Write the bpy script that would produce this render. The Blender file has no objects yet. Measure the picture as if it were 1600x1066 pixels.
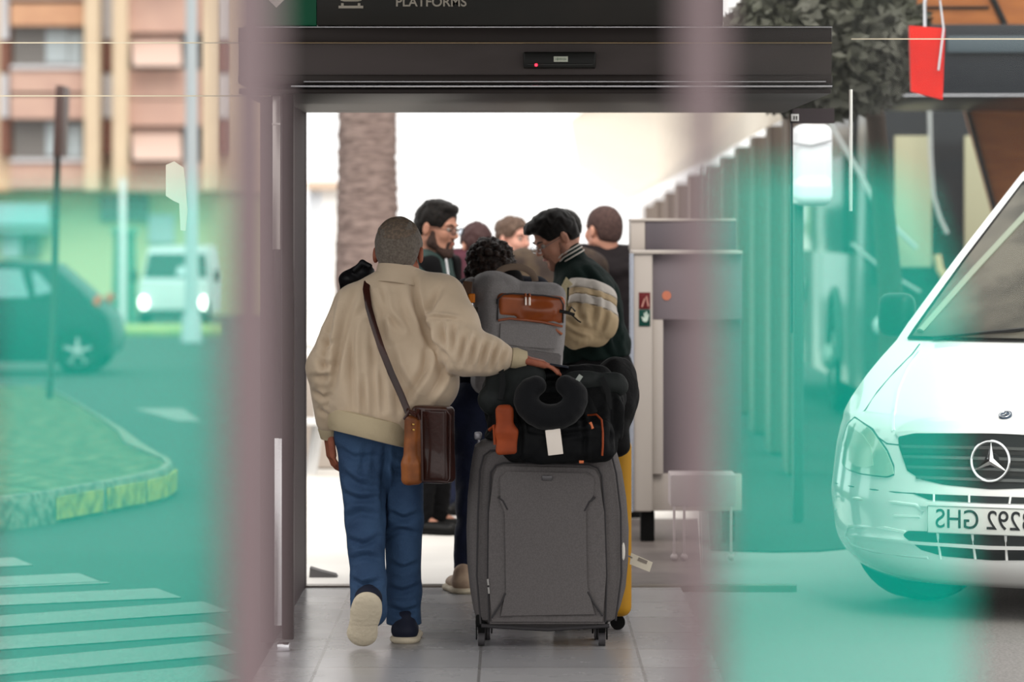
import bpy, bmesh, math, random
import numpy as np
from mathutils import Vector, Matrix
random.seed(7); RNG = np.random.RandomState(11)
SC = bpy.context.scene
COL = SC.collection
F_PX, HX, HY, EYE = 6000.0, 800.0, 345.0, 1.65

def P(px, py, D):
    """point at distance D (metres along +Y) seen at that place of the photograph"""
    return Vector(((px-HX)*D/F_PX, D, EYE-(py-HY)*D/F_PX))
def S(D): return F_PX/D

# ------------------------------------------------------------ materials
def lin(c):
    return tuple(((v/255)/12.92 if v/255 <= .04045 else ((v/255+.055)/1.055)**2.4) for v in c)
_M = {}
def mat(name, rgb, rough=.6, metal=0., spec=.22, rgb2=None, nscale=8., bump=0., bscale=60., coat=0., emit=0., sheen=0., stretch=None, lo=.4, hi=.6, detail=4):
    if name in _M: return _M[name]
    m = bpy.data.materials.new(name); m.use_nodes = True; _M[name] = m
    nt = m.node_tree; b = nt.nodes['Principled BSDF']
    b.inputs['Base Color'].default_value = (*lin(rgb), 1)
    b.inputs['Roughness'].default_value = rough
    b.inputs['Metallic'].default_value = metal
    b.inputs['Specular IOR Level'].default_value = min(spec, .1) if max(rgb) < 40 and rough > .5 else spec
    b.inputs['Coat Weight'].default_value = coat
    b.inputs['Coat Roughness'].default_value = .05
    b.inputs['Sheen Weight'].default_value = sheen
    if emit:
        b.inputs['Emission Color'].default_value = (*lin(rgb), 1); b.inputs['Emission Strength'].default_value = emit
    tc = mp = None
    if rgb2 or bump:
        tc = nt.nodes.new('ShaderNodeTexCoord'); mp = nt.nodes.new('ShaderNodeMapping')
        nt.links.new(tc.outputs['Object'], mp.inputs['Vector'])
        if stretch: mp.inputs['Scale'].default_value = stretch
    if rgb2:
        n = nt.nodes.new('ShaderNodeTexNoise'); n.inputs['Scale'].default_value = nscale; n.inputs['Detail'].default_value = detail
        r = nt.nodes.new('ShaderNodeValToRGB')
        r.color_ramp.elements[0].position = lo; r.color_ramp.elements[1].position = hi
        r.color_ramp.elements[0].color = (*lin(rgb), 1); r.color_ramp.elements[1].color = (*lin(rgb2), 1)
        nt.links.new(mp.outputs[0], n.inputs['Vector']); nt.links.new(n.outputs['Fac'], r.inputs['Fac'])
        nt.links.new(r.outputs['Color'], b.inputs['Base Color'])
    if bump:
        n = nt.nodes.new('ShaderNodeTexNoise'); n.inputs['Scale'].default_value = bscale; n.inputs['Detail'].default_value = 5
        bp = nt.nodes.new('ShaderNodeBump'); bp.inputs['Strength'].default_value = bump; bp.inputs['Distance'].default_value = .01
        nt.links.new(mp.outputs[0], n.inputs['Vector']); nt.links.new(n.outputs['Fac'], bp.inputs['Height'])
        nt.links.new(bp.outputs['Normal'], b.inputs['Normal'])
    return m

def film_mat(name, rgb, tint, alb=1.0):
    """translucent coloured film: light passes tinted, the film itself scatters its colour"""
    m = bpy.data.materials.new(name); m.use_nodes = True; nt = m.node_tree; nt.nodes.clear()
    o = nt.nodes.new('ShaderNodeOutputMaterial'); t = nt.nodes.new('ShaderNodeBsdfTransparent')
    d = nt.nodes.new('ShaderNodeBsdfDiffuse'); a = nt.nodes.new('ShaderNodeAddShader')
    t.inputs['Color'].default_value = (*tint, 1); d.inputs['Color'].default_value = (*[v*alb for v in rgb], 1)
    nt.links.new(t.outputs[0], a.inputs[0]); nt.links.new(d.outputs[0], a.inputs[1]); nt.links.new(a.outputs[0], o.inputs['Surface'])
    return m
def glass_mat(name, tint=(1, 1, 1), refl=.05, rough=.0):
    m = bpy.data.materials.new(name); m.use_nodes = True; nt = m.node_tree; nt.nodes.clear()
    o = nt.nodes.new('ShaderNodeOutputMaterial'); t = nt.nodes.new('ShaderNodeBsdfTransparent')
    g = nt.nodes.new('ShaderNodeBsdfGlossy'); x = nt.nodes.new('ShaderNodeMixShader')
    t.inputs['Color'].default_value = (*tint, 1); g.inputs['Roughness'].default_value = rough; x.inputs['Fac'].default_value = refl
    nt.links.new(t.outputs[0], x.inputs[1]); nt.links.new(g.outputs[0], x.inputs[2]); nt.links.new(x.outputs[0], o.inputs['Surface'])
    return m

# ------------------------------------------------------------ objects
def tag(o, label=None, cat=None, group=None, kind=None):
    if label: o['label'] = label
    if cat: o['category'] = cat
    if group: o['group'] = group
    if kind: o['kind'] = kind
    return o
def thing(name, label, cat, loc=(0, 0, 0), group=None, rotz=0.):
    o = bpy.data.objects.new(name, None); COL.objects.link(o); o.empty_display_size = .1
    o.location = loc; o.rotation_euler = (0, 0, rotz)
    return tag(o, label, cat, group)
def root_loc(o):
    while o.parent: o = o.parent
    return Vector(o.location)
def obj(name, me, m, parent=None, local=False, origin=None):
    """link a mesh as ONE object; vertices are given in world space unless local"""
    if isinstance(me, MB): me = me.mesh(name)
    if parent is not None and not local: me.transform(Matrix.Translation(-root_loc(parent)))
    o = bpy.data.objects.new(name, me); COL.objects.link(o)
    if parent is None and origin is not None:
        me.transform(Matrix.Translation(-Vector(origin))); o.location = origin
    if m is not None:
        for x in (m if isinstance(m, (list, tuple)) else [m]): me.materials.append(x)
    if parent is not None: o.parent = parent
    return o
def solo(name, me, m, label, cat, group=None, origin=None):
    if isinstance(me, MB): me = me.mesh(name)
    if origin is None and len(me.vertices):
        co = np.zeros(len(me.vertices)*3, 'f'); me.vertices.foreach_get('co', co); co = co.reshape(-1, 3)
        origin = ((co[:, 0].min()+co[:, 0].max())/2, (co[:, 1].min()+co[:, 1].max())/2, co[:, 2].min())
        origin = tuple(float(v) for v in origin)
    return tag(obj(name, me, m, None, origin=origin), label, cat, group)
def struct(name, me, m, parent=None):
    o = obj(name, me, m, parent)
    if parent is None: o['kind'] = 'structure'
    return o
def copy_tree(o, parent=None):
    c = o.copy(); COL.objects.link(c)
    if parent: c.parent = parent
    for ch in list(o.children): copy_tree(ch, c)
    return c

def frame_of(d, up=(0, 0, 1)):
    d = Vector(d).normalized(); u = Vector(up)
    if abs(d.dot(u)) > .98: u = Vector((1, 0, 0))
    a = d.cross(u).normalized(); b = a.cross(d).normalized()
    return a, b, d

class MB:
    """collects shapes of one part"""
    def __init__(s): s.bm = bmesh.new(); s.smooth = True
    def box(s, c, size, rot=None, bev=0., seg=2):
        r = bmesh.ops.create_cube(s.bm, size=1.); v = r['verts']
        M = Matrix.Translation(Vector(c)) @ (rot.to_4x4() if rot else Matrix.Identity(4)) @ Matrix.Diagonal((*size, 1))
        bmesh.ops.transform(s.bm, matrix=M, verts=v)
        if bev:
            e = list({e for x in v for e in x.link_edges})
            bmesh.ops.bevel(s.bm, geom=e, offset=bev, segments=seg, profile=.5, affect='EDGES')
        return s
    def bx(s, x0, x1, y0, y1, z0, z1, bev=0., seg=2):
        return s.box(((x0+x1)/2, (y0+y1)/2, (z0+z1)/2), (abs(x1-x0), abs(y1-y0), abs(z1-z0)), None, bev, seg)
    def cyl(s, a, b, r, r2=None, n=20):
        a = Vector(a); b = Vector(b); r2 = r if r2 is None else r2
        x, y, d = frame_of(b-a)
        rings = []
        for p, rr in ((a, r), (b, r2)):
            rings.append([s.bm.verts.new(p + x*rr*math.cos(2*math.pi*i/n) + y*rr*math.sin(2*math.pi*i/n)) for i in range(n)])
        for i in range(n): s.bm.faces.new((rings[0][i], rings[0][(i+1) % n], rings[1][(i+1) % n], rings[1][i]))
        s.bm.faces.new(rings[0][::-1]); s.bm.faces.new(rings[1])
        return s
    def tube(s, pts, r, n=8, closed=False, flat=None, up=None):
        """tube along points; r a number or list; flat=(w,t) makes a strap"""
        pts = [Vector(p) for p in pts]; N = len(pts)
        rs = r if isinstance(r, (list, tuple)) else [r]*N
        rings = []; prev = None
        for i, p in enumerate(pts):
            if closed: d = pts[(i+1) % N]-pts[i-1]
            else: d = pts[min(i+1, N-1)]-pts[max(i-1, 0)]
            if d.length < 1e-9: d = Vector((0, 0, 1))
            d.normalize()
            if up is not None: u = Vector(up)
            else: u = prev if prev is not None else (Vector((0, 0, 1)) if abs(d.z) < .9 else Vector((0, 1, 0)))
            a = d.cross(u)
            if a.length < 1e-6: a = d.cross(Vector((1, 0, 0)))
            a.normalize(); b = a.cross(d).normalized(); prev = b
            w, t = (flat if flat else (rs[i]*2, rs[i]*2))
            ring = []
            for k in range(n):
                th = 2*math.pi*(k+.5)/n; cx, cy = math.cos(th), math.sin(th)
                if flat:
                    cx = math.copysign(abs(cx)**.4, cx); cy = math.copysign(abs(cy)**.4, cy)
                ring.append(s.bm.verts.new(p + a*cx*w/2 + b*cy*t/2))
            rings.append(ring)
        M = N if closed else N-1
        for i in range(M):
            A, B = rings[i], rings[(i+1) % N]
            for k in range(n): s.bm.faces.new((A[k], A[(k+1) % n], B[(k+1) % n], B[k]))
        if not closed:
            s.bm.faces.new(rings[0][::-1]); s.bm.faces.new(rings[-1])
        return s
    def prism(s, pts, ext):
        """pts: coplanar 3-D outline; ext: extrusion vector"""
        ext = Vector(ext); a = [s.bm.verts.new(Vector(p)) for p in pts]; b = [s.bm.verts.new(Vector(p)+ext) for p in pts]
        n = len(a)
        for i in range(n): s.bm.faces.new((a[i], a[(i+1) % n], b[(i+1) % n], b[i]))
        s.bm.faces.new(a[::-1]); s.bm.faces.new(b)
        return s
    def grid(s, rows, closed_u=False, cap=False):
        R = [[s.bm.verts.new(Vector(p)) for p in row] for row in rows]
        for i in range(len(R)-1):
            n = len(R[i]); m = n if closed_u else n-1
            for k in range(m):
                try: s.bm.faces.new((R[i][k], R[i][(k+1) % n], R[i+1][(k+1) % n], R[i+1][k]))
                except ValueError: pass
        if cap:
            s.bm.faces.new(R[0][::-1]); s.bm.faces.new(R[-1])
        return s
    def lathe(s, prof, c, axis=(0, 0, 1), n=32):
        x, y, d = frame_of(axis); c = Vector(c)
        rows = [[c + d*h + (x*math.cos(2*math.pi*i/n)+y*math.sin(2*math.pi*i/n))*max(r, 1e-4) for i in range(n)] for r, h in prof]
        return s.grid(rows, True)
    def ball(s, c, r, n=12):
        rr = r if isinstance(r, (tuple, list)) else (r, r, r)
        bmesh.ops.create_uvsphere(s.bm, u_segments=n*2, v_segments=n, radius=1., matrix=Matrix.Translation(Vector(c)) @ Matrix.Diagonal((*rr, 1)))
        return s
    def text(s, txt, size, M, ext=.001, mirror=False, bold=0., sx=1.):
        cu = bpy.data.curves.new('t', 'FONT'); cu.body = txt; cu.size = size; cu.extrude = ext; cu.offset = bold
        cu.align_x = 'CENTER'; cu.align_y = 'CENTER'
        o = bpy.data.objects.new('t', cu); COL.objects.link(o)
        bpy.context.view_layer.update()
        me = bpy.data.meshes.new_from_object(o.evaluated_get(bpy.context.evaluated_depsgraph_get()))
        me.transform(M @ Matrix.Diagonal((-sx if mirror else sx, 1, 1, 1)))
        s.bm.from_mesh(me); bpy.data.objects.remove(o); bpy.data.curves.remove(cu); bpy.data.meshes.remove(me)
        return s
    def mesh(s, name, angle=40):
        bmesh.ops.recalc_face_normals(s.bm, faces=s.bm.faces[:])
        for f in s.bm.faces: f.smooth = True
        for e in s.bm.edges:
            if len(e.link_faces) == 2 and e.calc_face_angle(0) > math.radians(angle): e.smooth = False
        me = bpy.data.meshes.new(name); s.bm.to_mesh(me); s.bm.free(); return me

FACE_CAM = Matrix(((1, 0, 0), (0, 0, -1), (0, 1, 0)))   # XY text plane -> faces -Y
def face_cam(c, yaw=0., roll=0.):
    return Matrix.Translation(Vector(c)) @ Matrix.Rotation(yaw, 4, 'Z') @ FACE_CAM.to_4x4() @ Matrix.Rotation(roll, 4, 'Z')

# ------------------------------------------------------------ implicit surfaces
def V3(p): return np.array([p[0], p[1], p[2]], 'f')
class Sdf:
    def __init__(s, h=.006): s.h = h; s.ops = []
    def cone(s, a, b, ra, rb=None, k=.02, sq=None, op='+'):
        s.ops.append(('cone', op, V3(a), V3(b), ra, ra if rb is None else rb, k, sq)); return s
    def chain(s, pts, rs, k=.02, sq=None, op='+'):
        for i in range(len(pts)-1): s.cone(pts[i], pts[i+1], rs[i], rs[i+1], k, sq, op)
        return s
    def ell(s, c, r, R=None, k=.02, op='+'):
        s.ops.append(('ell', op, V3(c), np.array(r, 'f'), np.eye(3, dtype='f') if R is None else np.array(R, 'f'), None, k, None)); return s
    def box(s, c, half, rad, R=None, k=.02, op='+'):
        s.ops.append(('box', op, V3(c), np.array(half, 'f'), np.eye(3, dtype='f') if R is None else np.array(R, 'f'), rad, k, None)); return s
    def plane(s, p, n, k=.006):
        n = V3(n); n = n/np.linalg.norm(n); s.ops.append(('plane', '-', V3(p), n, None, None, k, None)); return s
    def noise(s, fn): s.ops.append(('noise', '*', fn, None, None, None, 0, None)); return s
    def _aabb(s, o):
        t = o[0]
        if t == 'cone':
            r = max(o[4], o[5]); return np.minimum(o[2], o[3])-r, np.maximum(o[2], o[3])+r
        r = float(np.linalg.norm(o[3])) if t == 'box' else float(max(o[3]))
        if t == 'box':
            e = np.abs(o[4].T) @ o[3]; return o[2]-e, o[2]+e
        return o[2]-r, o[2]+r
    def mesh(s, name='m'):
        h = s.h; pos = [o for o in s.ops if o[1] == '+']
        lo = np.min([s._aabb(o)[0] for o in pos], 0)-4*h; hi = np.max([s._aabb(o)[1] for o in pos], 0)+4*h
        n = np.ceil((hi-lo)/h).astype(int)+1
        F = np.full(n, .5, 'f')
        ax = [lo[i]+h*np.arange(n[i], dtype='f') for i in range(3)]
        for o in s.ops:
            t, op, k = o[0], o[1], max(o[6], 1e-4)
            if t == 'noise':
                idx = np.nonzero(np.abs(F) < .03)
                Q = np.stack([ax[i][idx[i]] for i in range(3)], -1); F[idx] += o[2](Q).astype('f'); continue
            if t == 'plane':
                nrm = o[3]
                d = (ax[0][:, None, None]-o[2][0])*nrm[0]+(ax[1][None, :, None]-o[2][1])*nrm[1]+(ax[2][None, None, :]-o[2][2])*nrm[2]
                hh = np.maximum(k-np.abs(F-d), 0)/k; F = (np.maximum(F, d)+hh*hh*k*.25).astype('f'); continue
            a, b = s._aabb(o); pad = k+3*h
            i0 = np.maximum(((a-pad-lo)/h).astype(int), 0); i1 = np.minimum(((b+pad-lo)/h).astype(int)+2, n)
            if np.any(i1 <= i0): continue
            sl = tuple(slice(i0[i], i1[i]) for i in range(3))
            X = ax[0][sl[0]][:, None, None]; Y = ax[1][sl[1]][None, :, None]; Z = ax[2][sl[2]][None, None, :]
            if t == 'cone':
                A, B, ra, rb, sq = o[2], o[3], o[4], o[5], o[7]
                d0 = [X-A[0], Y-A[1], Z-A[2]]; ba = B-A
                L2 = float(ba@ba)+1e-9
                tt = np.clip((d0[0]*ba[0]+d0[1]*ba[1]+d0[2]*ba[2])/L2, 0, 1)
                v = [d0[i]-tt*ba[i] for i in range(3)]
                q2 = v[0]**2+v[1]**2+v[2]**2
                if sq is not None:
                    nn = V3(sq[0]); nn = nn/np.linalg.norm(nn); pr = v[0]*nn[0]+v[1]*nn[1]+v[2]*nn[2]
                    q2 = q2+pr*pr*(1/sq[1]**2-1)
                    d = np.sqrt(q2)-(ra+(rb-ra)*tt)
                    d = d*(.5+.5*sq[1])
                else: d = np.sqrt(q2)-(ra+(rb-ra)*tt)
            else:
                R = o[4]; d0 = [X-o[2][0], Y-o[2][1], Z-o[2][2]]
                q = [d0[0]*R[i][0]+d0[1]*R[i][1]+d0[2]*R[i][2] for i in range(3)]
                if t == 'ell':
                    r = o[3]; k0 = np.sqrt((q[0]/r[0])**2+(q[1]/r[1])**2+(q[2]/r[2])**2)
                    k1 = np.sqrt((q[0]/r[0]**2)**2+(q[1]/r[1]**2)**2+(q[2]/r[2]**2)**2)+1e-9
                    d = k0*(k0-1)/k1
                else:
                    rad = o[5]; e = [np.abs(q[i])-(o[3][i]-rad) for i in range(3)]
                    d = np.sqrt(sum(np.maximum(x, 0)**2 for x in e))+np.minimum(np.maximum(np.maximum(e[0], e[1]), e[2]), 0)-rad
            G = F[sl]
            if op == '+':
                hh = np.maximum(k-np.abs(G-d), 0)/k; F[sl] = np.minimum(G, d)-hh*hh*k*.25
            else:
                d = -d; hh = np.maximum(k-np.abs(G-d), 0)/k; F[sl] = np.maximum(G, d)+hh*hh*k*.25
        return surface_nets(F, lo, h, name)

def surface_nets(F, lo, h, name):
    # pad so that nothing is open
    F[0] = F[-1] = .1; F[:, 0] = F[:, -1] = .1; F[:, :, 0] = F[:, :, -1] = .1
    I = F < 0
    c = np.zeros(tuple(x-1 for x in F.shape), 'u1')
    for a in (0, 1):
        for b in (0, 1):
            for d in (0, 1):
                c += I[a:F.shape[0]-1+a, b:F.shape[1]-1+b, d:F.shape[2]-1+d]
    act = np.nonzero((c > 0) & (c < 8)); N = len(act[0])
    ids = np.full(c.shape, -1, 'i4'); ids[act] = np.arange(N)
    pos = np.zeros((N, 3), 'f'); cnt = np.zeros(N, 'f')
    corner = {}
    for a in (0, 1):
        for b in (0, 1):
            for d in (0, 1): corner[a, b, d] = F[act[0]+a, act[1]+b, act[2]+d]
    for axis in range(3):
        for u in (0, 1):
            for v in (0, 1):
                p0 = [u, v]; p0.insert(axis, 0); p1 = [u, v]; p1.insert(axis, 1)
                f0 = corner[tuple(p0)]; f1 = corner[tuple(p1)]
                m = (f0 < 0) != (f1 < 0); t = np.where(m, f0/np.where(m, f0-f1, 1), 0)
                q = np.array(p0, 'f')[None].repeat(N, 0); q[:, axis] = t
                pos += q*m[:, None]; cnt += m
    pos = pos/cnt[:, None]+np.stack(act, -1); pos = pos*h+lo
    faces = []
    for axis in range(3):
        A = np.moveaxis(I, axis, 0); D = np.moveaxis(ids, axis, 0)
        i, j, k = np.nonzero(A[:-1, 1:-1, 1:-1] != A[1:, 1:-1, 1:-1]); j = j+1; k = k+1
        s0 = A[i, j, k]
        q = np.stack([D[i, j-1, k-1], D[i, j, k-1], D[i, j, k], D[i, j-1, k]], -1)
        if axis == 1: s0 = ~s0
        q = np.where(s0[:, None], q, q[:, ::-1]); faces.append(q)
    faces = np.concatenate(faces); faces = faces[(faces >= 0).all(1)]
    me = bpy.data.meshes.new(name); M = len(faces)
    me.vertices.add(N); me.vertices.foreach_set('co', pos.astype('f').ravel())
    me.loops.add(M*4); me.loops.foreach_set('vertex_index', faces.astype('i4').ravel())
    me.polygons.add(M); me.polygons.foreach_set('loop_start', np.arange(0, M*4, 4, dtype='i4'))
    me.polygons.foreach_set('use_smooth', np.ones(M, 'bool'))
    me.update(calc_edges=True); me.validate()
    return me

def sines(freq, amp, seed=0, n=7, dirs=None, ridged=False):
    r = np.random.RandomState(seed)
    K = r.normal(size=(n, 3)); K /= np.linalg.norm(K, axis=1)[:, None]
    if dirs is not None: K = K*np.array(dirs)
    K = K*freq*r.uniform(.6, 1.6, (n, 1)); ph = r.uniform(0, 6.28, n)
    def fn(Q):
        w = Q+.02*np.sin(Q[:, [1, 2, 0]]*freq*.7+seed)
        v = np.sin(w@K.T+ph)
        if ridged: v = 1-2*np.abs(v)
        return amp*v.mean(1)*2
    return fn
# ------------------------------------------------------------ people
class Head:
    def __init__(s, c, f, up=(0, 0, 1), k=1.):
        s.c = Vector(c); f = Vector(f).normalized(); r = f.cross(Vector(up)).normalized(); u = r.cross(f).normalized()
        s.r, s.f, s.u, s.k = r, f, u, k; s.R = [list(r), list(f), list(u)]
    def __call__(s, x, y, z): return s.c+(s.r*x+s.f*y+s.u*z)*s.k
    def v(s, x, y, z): return s.r*x+s.f*y+s.u*z
    def rad(s, *r): return [v*s.k for v in r]

def add_head(S_, H, female=False):
    k = H.k
    S_.ell(H(0, -.014, .035), H.rad(.074, .097, .086), H.R, .01)
    S_.ell(H(0, .028, -.03), H.rad(.058 if not female else .054, .06, .078), H.R, .03*k)
    for s in (-1, 1):
        S_.cone(H(s*.052, -.002, -.05), H(s*.012, .066, -.1), .02*k, .017*k, .03*k)
        S_.ell(H(s*.036, .062, -.022), H.rad(.024, .02, .022), H.R, .02*k)
        S_.cone(H(s*.012, .083, .026), H(s*.042, .072, .027), .0095*k, .008*k, .012*k)
    S_.ell(H(0, .068, -.1), H.rad(.022, .02, .018), H.R, .02*k)
    for s in (-1, 1): S_.ell(H(s*.032, .097, .006), H.rad(.017, .014, .012), H.R, .01*k, '-')
    S_.cone(H(0, .084, .018), H(0, .107, -.02), .0065*k, .0095*k, .01*k)
    for s in (-1, 1): S_.ell(H(s*.011, .096, -.025), H.rad(.0085, .011, .008), H.R, .006*k)
    S_.cone(H(-.019, .083, -.052), H(.019, .083, -.052), .0065*k, None, .008*k)
    S_.cone(H(0, .09, -.051), H(0, .09, -.052), .007*k, None, .012*k)
    S_.cone(H(-.016, .083, -.065), H(.016, .083, -.065), .0075*k, None, .008*k)
    S_.cone(H(-.022, .094, -.0585), H(.022, .094, -.0585), .0022*k, None, .003*k, None, '-')
    for s in (-1, 1):
        S_.ell(H(s*.080, -.012, -.004), H.rad(.011, .0165, .030), H.R, .008*k)
        S_.ell(H(s*.092, -.006, -.002), H.rad(.006, .009, .018), H.R, .006*k, '-')
def add_neck(S_, H, base, r=.055):
    S_.cone(H(0, -.03, -.05), base, r*H.k, r*1.12, .03)
def add_hand(S_, w, d, n, a, curl=.5, k=1., spread=1.):
    """w wrist, d towards the fingers, n palm normal (towards the palm side), a towards the thumb"""
    w = Vector(w); d = Vector(d).normalized(); n = Vector(n); n = (n-d*n.dot(d)).normalized()
    a2 = d.cross(n).normalized(); a = a2 if a2.dot(Vector(a)) > 0 else -a2
    R = [list(a), list(d), list(n)]
    S_.box(w+d*.048*k, (.042*k, .05*k, .015*k), .014*k, R, .012)
    S_.cone(w+d*.02*k+a*.02*k+n*.006*k, w+d*.06*k+a*.024*k+n*.008*k, .016*k, .013*k, .012)
    for i, (off, L) in enumerate(((.032, .072), (.0105, .08), (-.0105, .074), (-.031, .058))):
        p = w+d*.092*k+a*off*k; dd = (d+a*off*spread*1.5).normalized(); c = curl*(.9+.12*i)
        r = (.0095, .0095, .009, .008)[i]*k
        for seg, fr in enumerate((.45, .32, .26)):
            ang = c*(.7 if seg == 0 else 1.)
            dd = (dd*math.cos(ang)+n*math.sin(ang)).normalized(); n2 = n
            q = p+dd*L*fr*k; S_.cone(p, q, r, r*.93, .004); p = q; r *= .93
    p = w+d*.03*k+a*.036*k; dd = (d*.7+a*.6+n*.35).normalized()
    for L, r in ((.036, .0125), (.03, .0105)):
        q = p+dd*L*k; S_.cone(p, q, r*k, r*.9*k, .006); p = q; dd = (dd+d*.35+n*.25).normalized()

def mid(a, b, t=.5): return Vector(a)*(1-t)+Vector(b)*t
def add_torso(S_, J, inf=0., k=.05, sq=.68, wide=1.):
    tf = J['tf']; hm = mid(J['hipL'], J['hipR']); cm = mid(J['shL'], J['shR']); cm = mid(cm, hm, .22)
    S_.cone(hm, cm, (.145+inf)*wide, (.158+inf)*wide, k, (tf, sq))
    S_.cone(mid(J['shL'], J['shR'], .1), mid(J['shL'], J['shR'], .9), .062+inf, None, k, (tf, .95))
    S_.cone(mid(J['hipL'], J['hipR'], .1), mid(J['hipL'], J['hipR'], .9), .11+inf, None, k, (tf, .85))
def add_arm(S_, J, s, inf=0., k=.03, to=1., puff=0.):
    S_.cone(J['sh'+s], J['el'+s], .056+inf, .045+inf+puff, k)
    S_.cone(J['el'+s], mid(J['el'+s], J['wr'+s], to), .043+inf+puff, .028+inf*.8, k)
def add_leg(S_, J, s, inf=0., k=.03, flare=0.):
    S_.cone(J['hip'+s], J['kn'+s], .088+inf, .058+inf, k)
    S_.cone(J['kn'+s], J['an'+s], .056+inf, .038+inf+flare, k)
def skin_mesh(J, H, h=.006, hands=(), female=False, neck_r=.055):
    b = Sdf(h); add_torso(b, J, -.015)
    for s in 'LR': add_arm(b, J, s, -.006); add_leg(b, J, s, -.018); b.cone(J['an'+s], mid(J['an'+s], J['toe'+s], .75), .03, .018, .02)
    for hd in hands: add_hand(b, *hd)
    add_neck(b, H, J['neck'], neck_r); add_head(b, H, female)
    return b.mesh('body')
def shoe(parent, a, toe, mU, mS, w=.042, up=(0, 0, 1)):
    """heel point a, toe point (both at the sole); upper with its sole"""
    a = Vector(a); toe = Vector(toe); d = (toe-a).normalized(); u = Vector(up); u = (u-d*u.dot(d)).normalized(); r = d.cross(u)
    L = (toe-a).length; R = [list(r), list(d), list(u)]
    q = Sdf(.004)
    q.cone(a+d*.035+u*.05, toe-d*.035+u*.035, w, w*.85, .02, (u, .75)).cone(a+d*.04+u*.05, a+d*.05+u*.085, w*.95, w*.9, .02)
    q.plane(a+u*.02, -u)
    o = obj('shoe', q.mesh('shoe'), mU, parent)
    z = Sdf(.004); z.cone(a+d*.035+u*.014, a+d*.05+u*.014, w*.95, None, .01, (u, .42)).cone(a+d*.1+u*.014, toe-d*.045+u*.014, w*.8, w*1.06, .05, (u, .42))
    z.cone(a+d*.04+u*.012, toe-d*.04+u*.012, w*.78, w*.9, .03, (u, .4))
    obj('sole', z.mesh('sole'), mS, o)
    return o
def pants_mesh(J, inf=.018, h=.006, flare=.02, cut=None, seed=3, amp=.006):
    q = Sdf(h)
    hm = mid(J['hipL'], J['hipR'])
    q.cone(mid(J['hipL'], J['hipR'], .12)+Vector((0, 0, .06)), mid(J['hipL'], J['hipR'], .88)+Vector((0, 0, .06)), .115+inf, None, .04, (J['tf'], .85))
    for s in 'LR': add_leg(q, J, s, inf, .02, flare)
    n1 = sines(38, amp, seed, dirs=(.6, .6, 1.5), ridged=True); q.noise(n1)
    for s in 'LR':
        d = (Vector(J['an'+s])-Vector(J['kn'+s])).normalized()
    if cut: q = cut(q)
    return q.mesh('trousers')
def cuff_cut(q, J, s, drop=.03):
    """open hem: remove what lies below the ankle of that leg, only near that foot"""
    a = Vector(J['an'+s]); d = (a-Vector(J['kn'+s])).normalized()
    q.box(a+d*(.1+drop), (.14, .14, .1), .01, [list(frame_of(d)[0]), list(frame_of(d)[1]), list(d)], .006, '-'); return q

def hair_cap(H, inf=.012, h=.004, back=-.06, front=.0, side=.0, vol=(), amp=.003, seed=5, sy=1.):
    q = Sdf(h)
    q.ell(H(0, -.014, .035), H.rad(.074+inf, .097+inf, .086+inf), H.R, .01)
    q.ell(H(0, -.045, -.005), H.rad(.066+inf*.6, .062+inf*.6, .075+inf*.4), H.R, .02)
    for c, r in vol: q.ell(H(*c), H.rad(*r), H.R, .02)
    q.noise(sines(120, amp, seed, dirs=(1, .5, 1)))
    # the face, the temples and the nape stay bare
    q.ell(H(0, .115+front, -.025), H.rad(.088, .085, .1), H.R, .01, '-')
    for s in (-1, 1): q.box(H(s*.1, .05, -.055+side), H.rad(.06, .085, .065), .01*H.k, H.R, .01, '-')
    q.plane(H(0, -.08, back), H.v(0, .25, -1), .02)
    return q
def beard_mesh(H, h=.004, inf=.004, moustache=True):
    q = Sdf(h); k = H.k
    for s in (-1, 1):
        q.cone(H(s*.061, .016, -.018), H(s*.054, .016, -.06), (.010+inf)*k, (.016+inf)*k, .02)
        q.cone(H(s*.050, .012, -.062), H(s*.012, .066, -.102), (.021+inf)*k, (.021+inf)*k, .03)
        if moustache: q.cone(H(0, .089, -.044), H(s*.022, .082, -.056), .006*k, .006*k, .008); q.cone(H(s*.022, .082, -.056), H(s*.02, .074, -.085), .007*k, .01*k, .01)
    q.ell(H(0, .068, -.103), H.rad(.028, .026, .022), H.R, .02)
    q.noise(sines(160, .002, 3)); return q.mesh('beard')
def glasses(H, label, m_frame, m_lens, r=.0016, group=None):
    t = thing('eyeglasses', label, 'glasses', tuple(H(0, .1, 0)), group)
    fr = MB(); ln = MB()
    for s in (-1, 1):
        pts = [H(s*.033+.023*math.copysign(abs(math.cos(a))**.75, math.cos(a)), .108, .003+.017*math.copysign(abs(math.sin(a))**.75, math.sin(a))) for a in [2*math.pi*i/24 for i in range(24)]]
        fr.tube(pts, r, 6, True)
        ln.prism(pts, H.v(0, -.0006, 0))
        fr.tube([H(s*.056, .107, .008), H(s*.07, .095, .008), H(s*.078, .03, .006), H(s*.08, -.01, .004), H(s*.079, -.025, -.012)], r, 6)
    fr.tube([H(-.01, .108, .006), H(0, .111, .01), H(.01, .108, .006)], r, 6)
    obj('frame', fr, m_frame, t); obj('lens', ln, m_lens, t)
    return t
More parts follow.
